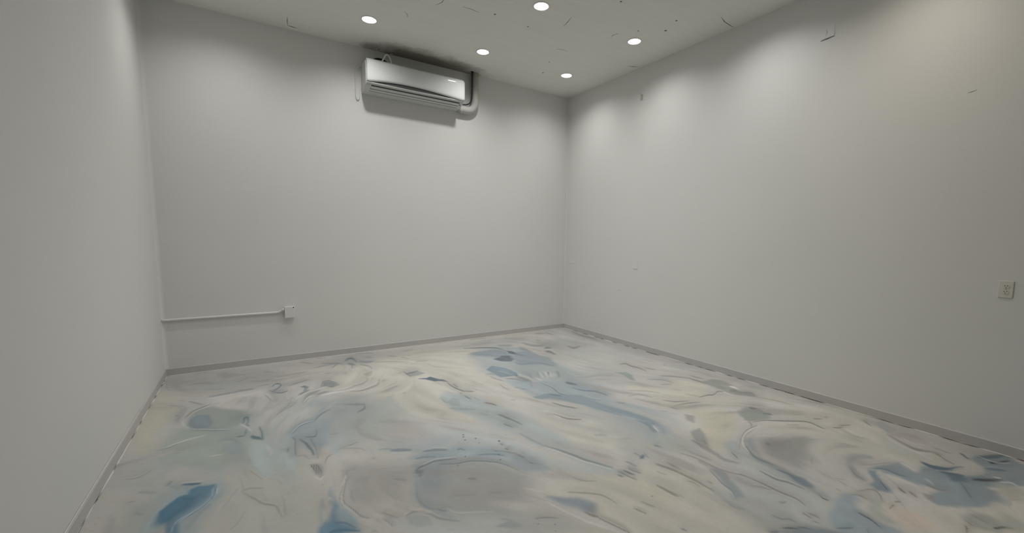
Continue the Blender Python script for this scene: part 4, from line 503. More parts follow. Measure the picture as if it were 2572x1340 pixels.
def ceiling_material():
    m, nt, N, Lk, b = new_mat('ceiling_plaster')
    b.inputs['Roughness'].default_value = 0.85
    b.inputs['Specular IOR Level'].default_value = 0.2
    g = N.new('ShaderNodeNewGeometry')
    # uneven old paint with trowel streaks
    mp = N.new('ShaderNodeMapping'); mp.inputs['Rotation'].default_value = (0, 0, 0.5); mp.inputs['Scale'].default_value = (1.2, 6.0, 1.0)
    Lk.new(g.outputs['Position'], mp.inputs['Vector'])
    n1 = N.new('ShaderNodeTexNoise'); n1.inputs['Scale'].default_value = 2.0; n1.inputs['Detail'].default_value = 3; n1.inputs['Roughness'].default_value = 0.65
    Lk.new(mp.outputs['Vector'], n1.inputs['Vector'])
    mx = N.new('ShaderNodeMix'); mx.data_type = 'RGBA'
    mx.inputs[6].default_value = CEIL_A; mx.inputs[7].default_value = CEIL_B
    Lk.new(n1.outputs['Fac'], mx.inputs[0])
    # small scuffs
    n4 = N.new('ShaderNodeTexNoise'); n4.inputs['Scale'].default_value = 7.0; n4.inputs['Detail'].default_value = 4; n4.inputs['Roughness'].default_value = 0.7; n4.inputs['Distortion'].default_value = 1.0
    Lk.new(mp.outputs['Vector'], n4.inputs['Vector'])
    r4 = N.new('ShaderNodeMapRange'); r4.inputs[1].default_value = 0.66; r4.inputs[2].default_value = 0.76; r4.inputs[3].default_value = 0.0; r4.inputs[4].default_value = 0.45
    Lk.new(n4.outputs['Fac'], r4.inputs[0])
    m4 = N.new('ShaderNodeMix'); m4.data_type = 'RGBA'
    Lk.new(r4.outputs[0], m4.inputs[0]); Lk.new(mx.outputs[2], m4.inputs[6]); m4.inputs[7].default_value = (0.36, 0.345, 0.31, 1)
    # damp stain with a ragged edge, plus painted shade above the air conditioner
    sp = N.new('ShaderNodeSeparateXYZ'); Lk.new(g.outputs['Position'], sp.inputs[0])
    def mth(op, a, c):
        n = N.new('ShaderNodeMath'); n.operation = op
        for i, v in enumerate((a, c)):
            if isinstance(v, (int, float)): n.inputs[i].default_value = v
            else: Lk.new(v, n.inputs[i])
        return n.outputs[0]
    u = mth('DIVIDE', mth('ADD', sp.outputs['X'], 2.28), 0.74)
    v = mth('DIVIDE', mth('ADD', sp.outputs['Y'], 0.03), 0.29)
    rr = mth('SQRT', mth('ADD', mth('POWER', mth('ABSOLUTE', u, 0), 3.0), mth('MULTIPLY', v, v)), 0)
    n5 = N.new('ShaderNodeTexNoise'); n5.inputs['Scale'].default_value = 5.0; n5.inputs['Detail'].default_value = 4; n5.inputs['Roughness'].default_value = 0.6
    Lk.new(g.outputs['Position'], n5.inputs['Vector'])
    q = mth('ADD', rr, mth('MULTIPLY', mth('SUBTRACT', n5.outputs['Fac'], 0.5), 1.3))
    r5 = N.new('ShaderNodeMapRange'); r5.inputs[1].default_value = 1.22; r5.inputs[2].default_value = 0.55; r5.inputs[3].default_value = 0.0; r5.inputs[4].default_value = 0.9
    Lk.new(q, r5.inputs[0])
    m5 = N.new('ShaderNodeMix'); m5.data_type = 'RGBA'
    Lk.new(r5.outputs[0], m5.inputs[0]); Lk.new(m4.outputs[2], m5.inputs[6]); m5.inputs[7].default_value = (0.24, 0.225, 0.175, 1)
    Lk.new(m5.outputs[2], b.inputs['Base Color'])
    bp = N.new('ShaderNodeBump'); bp.inputs['Strength'].default_value = 0.4; bp.inputs['Distance'].default_value = 0.01
    Lk.new(n1.outputs['Fac'], bp.inputs['Height']); Lk.new(bp.outputs['Normal'], b.inputs['Normal'])
    return m

def floor_material():
    m, nt, N, Lk, b = new_mat('marbled_floor_paint')
    b.inputs['Roughness'].default_value = 0.5
    b.inputs['Specular IOR Level'].default_value = 0.3
    at = N.new('ShaderNodeAttribute'); at.attribute_name = 'pigment'
    g = N.new('ShaderNodeNewGeometry')
    n1 = N.new('ShaderNodeTexNoise'); n1.inputs['Scale'].default_value = 38; n1.inputs['Detail'].default_value = 2
    Lk.new(g.outputs['Position'], n1.inputs['Vector'])
    r1 = N.new('ShaderNodeMapRange'); r1.inputs[3].default_value = 0.94; r1.inputs[4].default_value = 1.06
    Lk.new(n1.outputs['Fac'], r1.inputs[0])
    mu = N.new('ShaderNodeVectorMath'); mu.operation = 'SCALE'
    Lk.new(at.outputs['Color'], mu.inputs[0]); Lk.new(r1.outputs[0], mu.inputs['Scale'])
    Lk.new(mu.outputs[0], b.inputs['Base Color'])
    return m

M_wall = wall_material()
M_ceil = ceiling_material()
M_floor = floor_material()
M_base = mat('baseboard_paint', BASE_C, rough=0.5, spec=0.3, var=0.05, scale=3.0)
M_caulk = mat('caulk', CAULK_C, rough=0.6, spec=0.3, var=0.06, scale=30)
M_crack = mat('dark_crack', (0.13, 0.12, 0.10, 1), rough=0.9, spec=0.1, var=0.2, scale=60)
M_white = mat('white_plastic', (0.62, 0.62, 0.61, 1), rough=0.35, spec=0.5, var=0.02, scale=8)
M_gloss = mat('glossy_panel', (0.66, 0.67, 0.68, 1), rough=0.09, spec=0.6, var=0.01, scale=4, coat=0.4)
M_grey = mat('grey_plastic', (0.50, 0.50, 0.49, 1), rough=0.5, var=0.05, scale=20)
M_dgrey = mat('dark_grey_mesh', (0.075, 0.075, 0.08, 1), rough=0.7, var=0.15, scale=90)
M_slot = mat('dark_slot', (0.03, 0.03, 0.03, 1), rough=0.8, var=0.1, scale=50)
M_black = mat('black_rubber', (0.018, 0.016, 0.016, 1), rough=0.6, var=0.2, scale=40)
M_painted = mat('painted_pipe', WALL_B, rough=0.5, spec=0.3, var=0.03, scale=6)
M_pipe = mat('painted_foam', (0.54, 0.53, 0.505, 1), rough=0.7, spec=0.2, var=0.05, scale=8)
M_scuff = mat('faint_scuff', (0.27, 0.255, 0.235, 1), rough=0.8, spec=0.1, var=0.1, scale=60)
M_cable = mat('white_cable', (0.9, 0.9, 0.88, 1), rough=0.4, var=0.02)
M_metal = mat('screw_steel', (0.55, 0.55, 0.54, 1), rough=0.35, metal=0.9, var=0.05)
M_trim = mat('lamp_trim', (0.86, 0.85, 0.83, 1), rough=0.4, var=0.01)
M_ivory = mat('ivory_plate', (0.70, 0.69, 0.63, 1), rough=0.45, var=0.02)
M_rust = mat('brown_anchor', (0.52, 0.47, 0.44, 1), rough=0.7, var=0.15, scale=60)

# ------------------------------------------------------------------ floor with its marbled paint pattern
def build_floor():
    step = 0.0068
    xs = np.linspace(-W, 0.0, int(W/step) + 1)
    y_near = -5.45
    ys = np.concatenate([np.linspace(-D, y_near, 60, endpoint=False), np.linspace(y_near, 0.0, int(-y_near/step) + 1)])
    nx, ny = len(xs), len(ys)
    X, Y = np.meshgrid(xs, ys)                       # ny, nx
    rng = np.random.default_rng(4)

    def vnoise(x, y, s, seed):
        """smooth value noise"""
        r = np.random.default_rng(seed); G = r.random((128, 128)).astype(np.float32)
        u = x*s + 1000.3; v = y*s + 1000.7
        iu = np.floor(u).astype(int); iv = np.floor(v).astype(int); fu = u - iu; fv = v - iv
        fu = fu*fu*(3-2*fu); fv = fv*fv*(3-2*fv)
        a = G[iv % 128, iu % 128]; b_ = G[iv % 128, (iu+1) % 128]; c_ = G[(iv+1) % 128, iu % 128]; d_ = G[(iv+1) % 128, (iu+1) % 128]
        return (a*(1-fu)+b_*fu)*(1-fv) + (c_*(1-fu)+d_*fu)*fv - 0.5

    # brush directions of the strokes give a flow field
    sx, sy, sc, ss, sw = [], [], [], [], []
    for t, ci, op, so, q in PAINT:
        if t != 1: continue
        q = np.array(q, float).reshape(-1, 4) / 1000.0
        cxy = (q[:, :2] + q[:, 2:]) / 2
        d = np.diff(cxy, axis=0); mid = (cxy[1:] + cxy[:-1]) / 2
        L = np.hypot(d[:, 0], d[:, 1]) + 1e-6; th = 2*np.arctan2(d[:, 1], d[:, 0])
        sx += list(mid[:, 0]); sy += list(mid[:, 1]); sc += list(np.cos(th)); ss += list(np.sin(th)); sw += list(np.minimum(L, 0.4))
    sx, sy, sc, ss, sw = map(np.array, (sx, sy, sc, ss, sw))
    gx = np.linspace(-W, 0, 64); gy = np.linspace(-D, 0, 96)
    GX, GY = np.meshgrid(gx, gy)
    C2 = np.zeros_like(GX); S2 = np.zeros_like(GX)
    th0 = 2*math.radians(-40)
    for a, b_, c_, s_, w_ in zip(sx, sy, sc, ss, sw):
        k = w_ / ((GX-a)**2 + (GY-b_)**2 + 0.012)**1.3
        C2 += k*c_; S2 += k*s_
    C2 += 0.25*math.cos(th0); S2 += 0.25*math.sin(th0)
    TH = 0.5*np.arctan2(S2, C2)

    def sample(F, x, y):
        i = np.clip(((y + D)/D*95).round().astype(int), 0, 95); j = np.clip(((x + W)/W*63).round().astype(int), 0, 63)
        return F[i, j]
    # line integral convolution on a 1 cm grid -> streaks that follow the brush
    n1, n2 = 506, 761
    bx = np.linspace(-W, 0, n1); by = np.linspace(-D, 0, n2); BX, BY = np.meshgrid(bx, by)
    white = rng.random((n2, n1)).astype(np.float32) - 0.5
    soft = vnoise(BX, BY, 14.0, 11).astype(np.float32)*1.6
    def streak(src, steps, ds):
        acc = src.copy()
        for sgn in (1, -1):
            px, py = BX.copy(), BY.copy(); pu = pv = None
            for k in range(steps):
                th = sample(TH, px, py); u = np.cos(th); v = np.sin(th)
                if pu is None: u, v = u*sgn, v*sgn
                else:
                    f = np.where(u*pu + v*pv < 0, -1.0, 1.0); u, v = u*f, v*f
                pu, pv = u, v
                px = np.clip(px + u*ds, -W, 0); py = np.clip(py + v*ds, -D, 0)
                acc += src[((py + D)/D*(n2-1)).astype(int), ((px + W)/W*(n1-1)).astype(int)]
        return (acc - acc.mean())/acc.std()
    fine = streak(white*0.55 + soft, 22, 0.011)
    broad = streak(vnoise(BX, BY, 9.0, 12).astype(np.float32) + 0.4*vnoise(BX, BY, 20.0, 13).astype(np.float32), 26, 0.02)
    fi = (X + W)/W*(n1-1); fj = (Y + D)/D*(n2-1)
    i0 = np.clip(fi.astype(int), 0, n1-2); j0 = np.clip(fj.astype(int), 0, n2-2); fi = fi - i0; fj = fj - j0
    bil = lambda A: (A[j0, i0]*(1-fi) + A[j0, i0+1]*fi)*(1-fj) + (A[j0+1, i0]*(1-fi) + A[j0+1, i0+1]*fi)*fj
    lic = bil(fine); brd = np.clip(bil(broad), -2.5, 2.5)

    # ground coat: off-white with broad grey and cream clouds
    base = np.ones((ny, nx, 3), np.float32)*np.array((1.0, 0.98, 0.945), np.float32)
    base = base / 0.965
    cl = vnoise(X, Y, 1.1, 3) + 0.5*vnoise(X, Y, 2.7, 5) + 0.05*lic + 0.16*brd
    a = np.clip((cl - 0.02)*1.8, 0, 0.5)[..., None]; base = base*(1-a) + a*np.array((0.76, 0.785, 0.775), np.float32)
    a = np.clip((-cl - 0.05)*1.8, 0, 0.5)[..., None]; base = base*(1-a) + a*np.array((1.06, 1.02, 0.90), np.float32)
    # beyond the painted strokes (near the rear wall) the same clouds turn grey-blue here and there
    far = np.clip((-Y - 4.6)/0.8, 0, 1)*np.clip((vnoise(X, Y, 1.6, 9) + 0.06*lic)*4, 0, 1)
    base = base*(1-0.7*far[..., None]) + 0.7*far[..., None]*np.array((0.46, 0.56, 0.62), np.float32)

    # warp so that the edges of the patches look dragged
    wx = 0.030*vnoise(X, Y, 5.0, 21) + 0.014*vnoise(X, Y, 14.0, 22) + 0.004*lic
    wy = 0.030*vnoise(X, Y, 5.0, 23) + 0.014*vnoise(X, Y, 14.0, 24) + 0.004*lic

    def sdf(px, py, q):
        """signed distance to a polygon, positive inside"""
        n = len(q); d2 = np.full(px.shape, 1e9); ins = np.zeros(px.shape, bool)
        for i in range(n):
            ax, ay = q[i]; bx_, by_ = q[(i+1) % n]
            ex, ey = bx_-ax, by_-ay
            wx_, wy_ = px-ax, py-ay
            t = np.clip((wx_*ex + wy_*ey)/(ex*ex+ey*ey+1e-12), 0, 1)
            d2 = np.minimum(d2, (wx_-t*ex)**2 + (wy_-t*ey)**2)
            if ay != by_:
                c = ((ay > py) != (by_ > py)) & (px < ex*(py-ay)/(by_-ay) + ax)
                ins ^= c
        return np.where(ins, 1, -1)*np.sqrt(d2)

    def catmull(P, n=5, closed=False):
        P = np.array(P, float); m = len(P); out = []
        for i in range(m if closed else m-1):
            g_ = (lambda k: P[k % m]) if closed else (lambda k: P[min(max(k, 0), m-1)])
            p0, p1, p2, p3 = g_(i-1), g_(i), g_(i+1), g_(i+2)
            for k in range(n):
                t = k/n
                out.append(0.5*((2*p1)+(p2-p0)*t+(2*p0-5*p1+4*p2-p3)*t*t+(3*p1-p0-3*p2+p3)*t**3))
        if not closed: out.append(P[-1])
        return np.array(out)

    def smear(poly, so, op, tone):
        mrg = so + 0.04
        a0 = np.searchsorted(xs, poly[:, 0].min()-mrg); a1 = np.searchsorted(xs, poly[:, 0].max()+mrg)
        b0 = np.searchsorted(ys, poly[:, 1].min()-mrg); b1 = np.searchsorted(ys, poly[:, 1].max()+mrg)
        if a1 <= a0 or b1 <= b0: return
        sl = (slice(b0, b1), slice(a0, a1))
        sd = sdf(X[sl] + wx[sl], Y[sl] + wy[sl], poly)
        al = np.clip((sd + so)/(2*so), 0, 1)*op*np.clip(0.8 + 0.3*brd[sl] + 0.15*lic[sl], 0, 1.3)
        al = np.clip(al, 0, 1)[..., None]
        base[sl] = base[sl]*(1-al) + al*np.array(tone, np.float32)

    # many faint dragged strokes along the flow, under the main ones
    rs = random.Random(17)
    tones = ((0.52, 0.50, 0.50), (0.55, 0.60, 0.64), (0.46, 0.50, 0.56), (0.62, 0.60, 0.54), (1.14, 1.13, 1.10))
    for k in range(420):
        x, y = rs.uniform(-W, 0), rs.uniform(-6.2, 0)
        n = rs.randint(6, 16); ds = rs.uniform(0.015, 0.035); wd = rs.uniform(0.003, 0.011); th_p = None; pts = []
        for q in range(n):
            pts.append((x, y))
            th = float(sample(TH, np.array(x), np.array(y)))
            if th_p is not None and math.cos(th - th_p) < 0: th += math.pi
            th_p = th; x += ds*math.cos(th); y += ds*math.sin(th)
        pts = np.array(pts); tg = np.gradient(pts, axis=0); tg /= np.hypot(tg[:, :1], tg[:, 1:]) + 1e-9
        nm = np.stack([-tg[:, 1], tg[:, 0]], 1)*wd*np.sin(np.pi*np.linspace(0.05, 0.95, n))[:, None]
        smear(np.concatenate([pts - nm, (pts + nm)[::-1]]), 0.006, rs.uniform(0.2, 0.5), tones[rs.randrange(5)])
        if rs.random() < 0.5:
            smear(np.concatenate([pts - nm*7, (pts + nm)[::-1]]), 0.02, rs.uniform(0.1, 0.22), tones[rs.randrange(3)])

    for t, ci, op, so, q in PAINT:
        so = so/1000.0; op = op/100.0
        if t == 0:
            poly = catmull(np.array(q, float).reshape(-1, 2)/1000.0, 3 if so > 0.021 else 1, True); kw = 1.0 if so > 0.02 else 0.4
        else:
            ctl = catmull(np.array(q, float).reshape(-1, 4)/1000.0, 5)
            m = len(ctl); s = np.linspace(0, 1, m); w_ = (0.12 + 0.88*np.sin(np.pi*np.clip(0.04+0.92*s, 0, 1))**0.7)[:, None]
            c = (ctl[:, :2]+ctl[:, 2:])/2; h = (ctl[:, 2:]-ctl[:, :2])/2*w_
            poly = np.concatenate([c-h, (c+h)[::-1]]); kw = 0.45
            if op >= 0.5:                            # fold-like shading painted in: a soft smear on the far side of the line
                ww = np.hypot(*(ctl[:, 2:]-ctl[:, :2]).T).mean()
                smear(np.concatenate([c - h*8.0, (c + h*0.6)[::-1]]), max(2.4*ww, 0.015), op*0.42, PAINT_COLOURS[ci])
        mrg = so + 0.05
        a0 = np.searchsorted(xs, poly[:, 0].min()-mrg); a1 = np.searchsorted(xs, poly[:, 0].max()+mrg)
        b0 = np.searchsorted(ys, poly[:, 1].min()-mrg); b1 = np.searchsorted(ys, poly[:, 1].max()+mrg)
        if a1 <= a0 or b1 <= b0: continue
        sl = (slice(b0, b1), slice(a0, a1))
        sd = sdf(X[sl] + kw*wx[sl], Y[sl] + kw*wy[sl], poly)
        if t == 0: sd = sd + (lic[sl]*0.30 + brd[sl]*0.35)*so
        al = np.clip((sd + so)/(2*so), 0, 1); al = al*al*(3-2*al)*op
        if t == 1: al = al*np.clip(1.0 + 0.12*lic[sl], 0.5, 1.2)
        elif op < 0.80: al = al*np.clip(0.90 + 0.16*brd[sl] + 0.07*lic[sl], 0.35, 1.1)
        else: al = al*np.clip(0.96 + 0.07*brd[sl] + 0.04*lic[sl], 0.7, 1.0)
        al = np.clip(al, 0, 1)[..., None]
        base[sl] = base[sl]*(1-al) + al*np.array(PAINT_COLOURS[ci], np.float32)
    # dragged bristle streaks over everything
    base *= (1.0 + 0.04*np.clip(lic, -2.5, 2.5) + 0.045*brd)[..., None]
    st = np.clip((-lic - 0.25*brd - 1.35)*0.8, 0, 1)[..., None]*0.42
    base = base*(1-st) + st*np.array((0.55, 0.54, 0.55), np.float32)
    pig = np.clip(base*FLOOR_ALBEDO, 0.01, 0.95).astype(np.float32)

    nv = nx*ny
    co = np.zeros((nv, 3), np.float32); co[:, 0] = X.ravel(); co[:, 1] = Y.ravel()
    ii = np.arange(nv).reshape(ny, nx)
    quads = np.stack([ii[:-1, :-1], ii[:-1, 1:], ii[1:, 1:], ii[1:, :-1]], -1).reshape(-1, 4)
    me = bpy.data.meshes.new('floor')
    me.vertices.add(nv); me.vertices.foreach_set('co', co.ravel())
    nf = len(quads)
    me.loops.add(nf*4); me.loops.foreach_set('vertex_index', quads.ravel().astype(np.int32))
    me.polygons.add(nf); me.polygons.foreach_set('loop_start', (np.arange(nf)*4).astype(np.int32))
    me.update(calc_edges=True)
    at = me.color_attributes.new('pigment', 'FLOAT_COLOR', 'POINT')
    rgba = np.ones((nv, 4), np.float32); rgba[:, :3] = pig.reshape(-1, 3)
    at.data.foreach_set('color', rgba.ravel())
    o = link('floor', me, M_floor)
    return structure(o)

floor = build_floor()
floor['label'] = 'off-white floor painted with blue and grey marbled swirls'

# ------------------------------------------------------------------ walls
TH = 0.12
def wall_back():
    bm = bmesh.new()
    n = 10; prof = []
    for k in range(n+1):                       # left fillet, from the left wall to the back wall
        a = math.pi - math.pi/2*k/n
        prof.append((-W + R_C + R_C*math.cos(a), -R_C + R_C*math.sin(a)))
    for k in range(n+1):
        a = math.pi/2 - math.pi/2*k/n
        prof.append((-R_R + R_R*math.cos(a), -R_R + R_R*math.sin(a)))
    prof += [(TH, -R_R), (TH, TH), (-W - TH, TH), (-W - TH, -R_C)]
    lo = [bm.verts.new((x, y, -0.05)) for x, y in prof]; hi = [bm.verts.new((x, y, H + 0.05)) for x, y in prof]
    m = len(prof)
    for i in range(m): bm.faces.new((lo[i], lo[(i+1) % m], hi[(i+1) % m], hi[i]))
    bm.faces.new(lo[::-1]); bm.faces.new(hi)
    o = obj('wall_back', bm, M_wall)
    return structure(o)
w_back = wall_back()
w_right = structure(obj('wall_right', boxm(0, TH, -D, -R_R, -0.05, H + 0.05), M_wall))
w_left = structure(obj('wall_left', boxm(-W - TH, -W, -D, -R_C, -0.05, H + 0.05), M_wall))
w_rear = structure(obj('wall_rear', boxm(-W - TH, TH, -D - TH, -D, -0.05, H + 0.05), M_wall))
w_back['label'] = 'pale grey back wall carrying the air conditioner'
w_right['label'] = 'pale grey right wall with outlet and patch marks'
w_left['label'] = 'plain grey left wall'

# ------------------------------------------------------------------ ceiling with the round openings of the downlights
def build_ceiling():
    bm = bmesh.new()
    hs = 0.12; seg = 32
    def cuts(vals, lo, hi):
        c = {lo, hi}
        for v in vals: c.update((v - hs, v + hs))
        return sorted(c)
    cx = cuts(LIGHTS_X, -W - 0.02, 0.02); cy = cuts(LIGHTS_Y, -D - 0.02, 0.02)
    vcache = {}
    def V(x, y):
        k = (round(x, 5), round(y, 5))
        if k not in vcache: vcache[k] = bm.verts.new((x, y, H))
        return vcache[k]
    for i in range(len(cx)-1):
        for j in range(len(cy)-1):
            mx, my = (cx[i]+cx[i+1])/2, (cy[j]+cy[j+1])/2
            lit = any(abs(mx-l[0]) < 1e-3 and abs(my-l[1]) < 1e-3 for l in LAMPS)
            if not lit:
                bm.faces.new((V(cx[i], cy[j]), V(cx[i+1], cy[j]), V(cx[i+1], cy[j+1]), V(cx[i], cy[j+1])))
                continue
            inner, outer = [], []
            for k in range(seg):
                a = 2*math.pi*k/seg; c, s = math.cos(a), math.sin(a)
                f = hs/max(abs(c), abs(s))
                inner.append(bm.verts.new((mx + (APER+0.004)*c, my + (APER+0.004)*s, H)))
                outer.append(V(mx + f*c, my + f*s))
            for k in range(seg):
                bm.faces.new((inner[k], outer[k], outer[(k+1) % seg], inner[(k+1) % seg]))
    return structure(obj('ceiling', bm, M_ceil))
ceiling = build_ceiling()
ceiling['label'] = 'grey plaster ceiling with cracks, scuffs and a damp stain deepened by painted shade'

# ------------------------------------------------------------------ baseboards (painted strip, caulk beads along it)
def baseboard(name, axis):
    bm = bmesh.new(); t, h = BB_T, BB_H
    prof = [(0, 0), (t, 0), (t, h - 0.006), (t - 0.005, h), (0, h)]
    def pt(s, d, z):
        return {'back': (s, -d, z), 'right': (-d, s, z), 'left': (-W + d, s, z), 'rear': (s, -D + d, z)}[axis]
    s0, s1 = {'back': (-W, 0), 'right': (-D, -t), 'left': (-D, -t), 'rear': (-W + t, -t)}[axis]
    a = [bm.verts.new(pt(s0, d, z)) for d, z in prof]; b = [bm.verts.new(pt(s1, d, z)) for d, z in prof]
    n = len(prof)
    for i in range(n): bm.faces.new((a[i], a[(i+1) % n], b[(i+1) % n], b[i]))
    bm.faces.new(a[::-1]); bm.faces.new(b)
    o = structure(obj(name, bm, M_base))
    if axis != 'rear':                                   # uneven bead of filler where the strip meets the floor
        rnd = random.Random(name)
        bm = bmesh.new(); pts = []
        k = 60
        for i in range(k+1):
            s = s0 + (s1 - s0)*i/k
            pts.append(pt(s, t + 0.002 + rnd.uniform(-0.002, 0.002), 0.002))
        tube(bm, pts, 0.0045, seg=6, smooth=False)
        obj('caulk_bead', bm, M_caulk, o, smooth=True)
    if axis == 'left':
        bm = bmesh.new()
        tube(bm, [pt(s, 0.004, h + 0.001) for s in (-D + 0.1, -4.5, -3.0, -1.2)], 0.0032, seg=6, smooth=False)
        obj('caulk_bead', bm, M_caulk, o, smooth=True)
    return o
for nm in ('back', 'right', 'left', 'rear'):
    bb = baseboard('baseboard_' + nm, nm)
    bb['label'] = 'grey baseboard strip along the %s wall' % nm

# ------------------------------------------------------------------ downlights
def make_lens_material():
    m, nt, N, Lk, b = new_mat('lamp_lens')
    b.inputs['Base Color'].default_value = (0.9, 0.9, 0.88, 1)
    b.inputs['Emission Color'].default_value = LAMP_COLOUR + (1,)
    tc = N.new('ShaderNodeTexCoord')
    nz = N.new('ShaderNodeTexNoise'); nz.inputs['Scale'].default_value = 30
    Lk.new(tc.outputs['Object'], nz.inputs['Vector'])
    r = N.new('ShaderNodeMapRange'); r.inputs[3].default_value = LENS_E*0.92; r.inputs[4].default_value = LENS_E*1.08
    Lk.new(nz.outputs['Fac'], r.inputs[0]); Lk.new(r.outputs[0], b.inputs['Emission Strength'])
    return m
M_lens = make_lens_material()
REC = 0.030                                             # how far the lens sits above the ceiling plane
def make_light():
    root = empty('ceiling_light', (0, 0, H))
    R = APER
    # z is local: 0 = ceiling plane, negative = into the room
    bm = lathe(bmesh.new(), [(R, 0.004), (R - 0.002, -0.004), (R + 0.003, -0.006), (R + 0.012, -0.004), (R + 0.014, -0.0005), (R + 0.003, -0.0005)], close=True)
    obj('trim_ring', bm, M_trim, root, smooth=True)
    bm = lathe(bmesh.new(), [(R - 0.001, 0.0), (R - 0.012, REC), (R - 0.012, REC + 0.012), (R + 0.003, REC + 0.012), (R + 0.003, 0.0)], close=True)
    obj('reflector', bm, M_trim, root, smooth=True)
    bm = lathe(bmesh.new(), [(0, REC), (R - 0.0125, REC), (R - 0.0125, REC + 0.004), (0, REC + 0.004)])
    obj('lens', bm, M_lens, root)
    bm = lathe(bmesh.new(), [(R - 0.016, REC - 0.0005), (R - 0.0125, REC - 0.002), (R - 0.0118, REC + 0.001), (R - 0.016, REC + 0.001)], close=True)
    obj('gasket', bm, M_slot, root)
    bm = lathe(bmesh.new(), [(R + 0.003, 0.001), (R + 0.004, 0.09), (0, 0.09), (0, 0.086), (R - 0.001, 0.086), (R + 0.001, REC + 0.013)])
    obj('housing', bm, M_metal, root, smooth=False)
    ld = bpy.data.lights.new('ceiling_light_glow', 'AREA')
    ld.shape = 'DISK'; ld.size = 2*(R - 0.018); ld.energy = LAMP_WATTS; ld.color = LAMP_COLOUR
    lo = bpy.data.objects.new('light_source', ld); col.objects.link(lo); lo.parent = root
    lo.location = (0, 0, REC - 0.002)
    ld.spread = math.radians(LAMP_SPREAD)
    return root
def copy_tree(o):
    c = o.copy(); col.objects.link(c)
    for ch in o.children:
        d = ch.copy(); col.objects.link(d); d.parent = c
    return c
LABELS = {
    (-0.61, -0.73): 'round recessed downlight nearest the back right ceiling corner',
    (-1.86, -0.73): 'round recessed downlight on the ceiling in front of the air conditioner\'s right end',
    (-3.15, -0.73): 'round recessed downlight on the ceiling in front of the air conditioner\'s left end',
    (-0.61, -1.96): 'round recessed downlight second along the right wall from the back corner',
    (-1.86, -1.96): 'round recessed downlight cut close by the top edge, its deep white ring showing',
}
proto = make_light()
for k, (x, y, share, warm) in enumerate(LAMPS):
    o = proto if k == 0 else copy_tree(proto)
    o.location = (x, y, H)
    for ch in o.children:
        if ch.type == 'LIGHT':
            if k: ch.data = ch.data.copy()
            ch.data.energy = LAMP_WATTS*share
            ch.data.color = LAMP_WARM if warm else LAMP_COLOUR
    tag(o, LABELS.get((x, y), 'round recessed downlight in the ceiling beyond the picture edge'), 'light', 'recessed ceiling downlights')

# ------------------------------------------------------------------ ceiling cracks and nail pops
def crack(name, parent, pts, w, axis, lift=0.0012, material=None):
    o = obj(name, ribbon(bmesh.new(), pts, w, axis, lift), material or M_crack, parent)
    return o
Zc = H - 0.0002
for pts, w in (
    ([(-3.848, -0.30), (-3.842, -0.20), (-3.832, -0.091)], 0.006), ([(-3.832, -0.093), (-3.79, -0.088), (-3.743, -0.081)], 0.016),
    ([(-2.668, -1.58), (-2.66, -1.47), (-2.69, -1.39)], 0.006), ([(-2.464, -1.513), (-2.37, -1.52), (-2.287, -1.505)], 0.007),
    ([(-1.497, -1.96), (-1.47, -1.86), (-1.452, -1.77)], 0.007), ([(-0.882, -1.988), (-0.90, -1.93), (-0.886, -1.885)], 0.008),
    ([(-0.30, -2.82), (-0.19, -2.784), (-0.09, -2.776), (-0.02, -2.771)], 0.008), ([(-1.70, -2.30), (-1.60, -2.36), (-1.55, -2.45)], 0.006),
    ([(-1.66, -0.03), (-1.60, -0.035), (-1.54, -0.03)], 0.01), ([(-0.17, -1.44), (-0.10, -1.46), (-0.05, -1.50)], 0.014),
    ([(-2.9, -1.1), (-2.86, -1.06), (-2.84, -1.0)], 0.005), ([(-1.2, -1.3), (-1.12, -1.33), (-1.05, -1.32)], 0.006)):
    crack('crack', ceiling, [(x, y, Zc) for x, y in pts], w, (0, 0, -1))
def nail_pop(x, y, r):
    bm = lathe(bmesh.new(), [(0, -0.003), (r*0.6, -0.0022), (r, 0.0)], seg=10)
    o = obj('nail_pop', bm, M_crack, ceiling); o.location = (x, y, H - 0.0002)
for x, y, r in ((-0.522, -2.321, 0.014), (-0.915, -0.616, 0.011), (-1.884, -0.79, 0.009), (-2.148, -1.568, 0.011), (-0.60, -2.52, 0.010),
                (-1.75, -1.55, 0.008), (-0.75, -2.15, 0.008), (-2.723, -0.065, 0.014), (-2.893, -0.063, 0.010), (-1.30, -2.45, 0.010), (-1.05, -0.95, 0.008)):
    nail_pop(x, y, r)

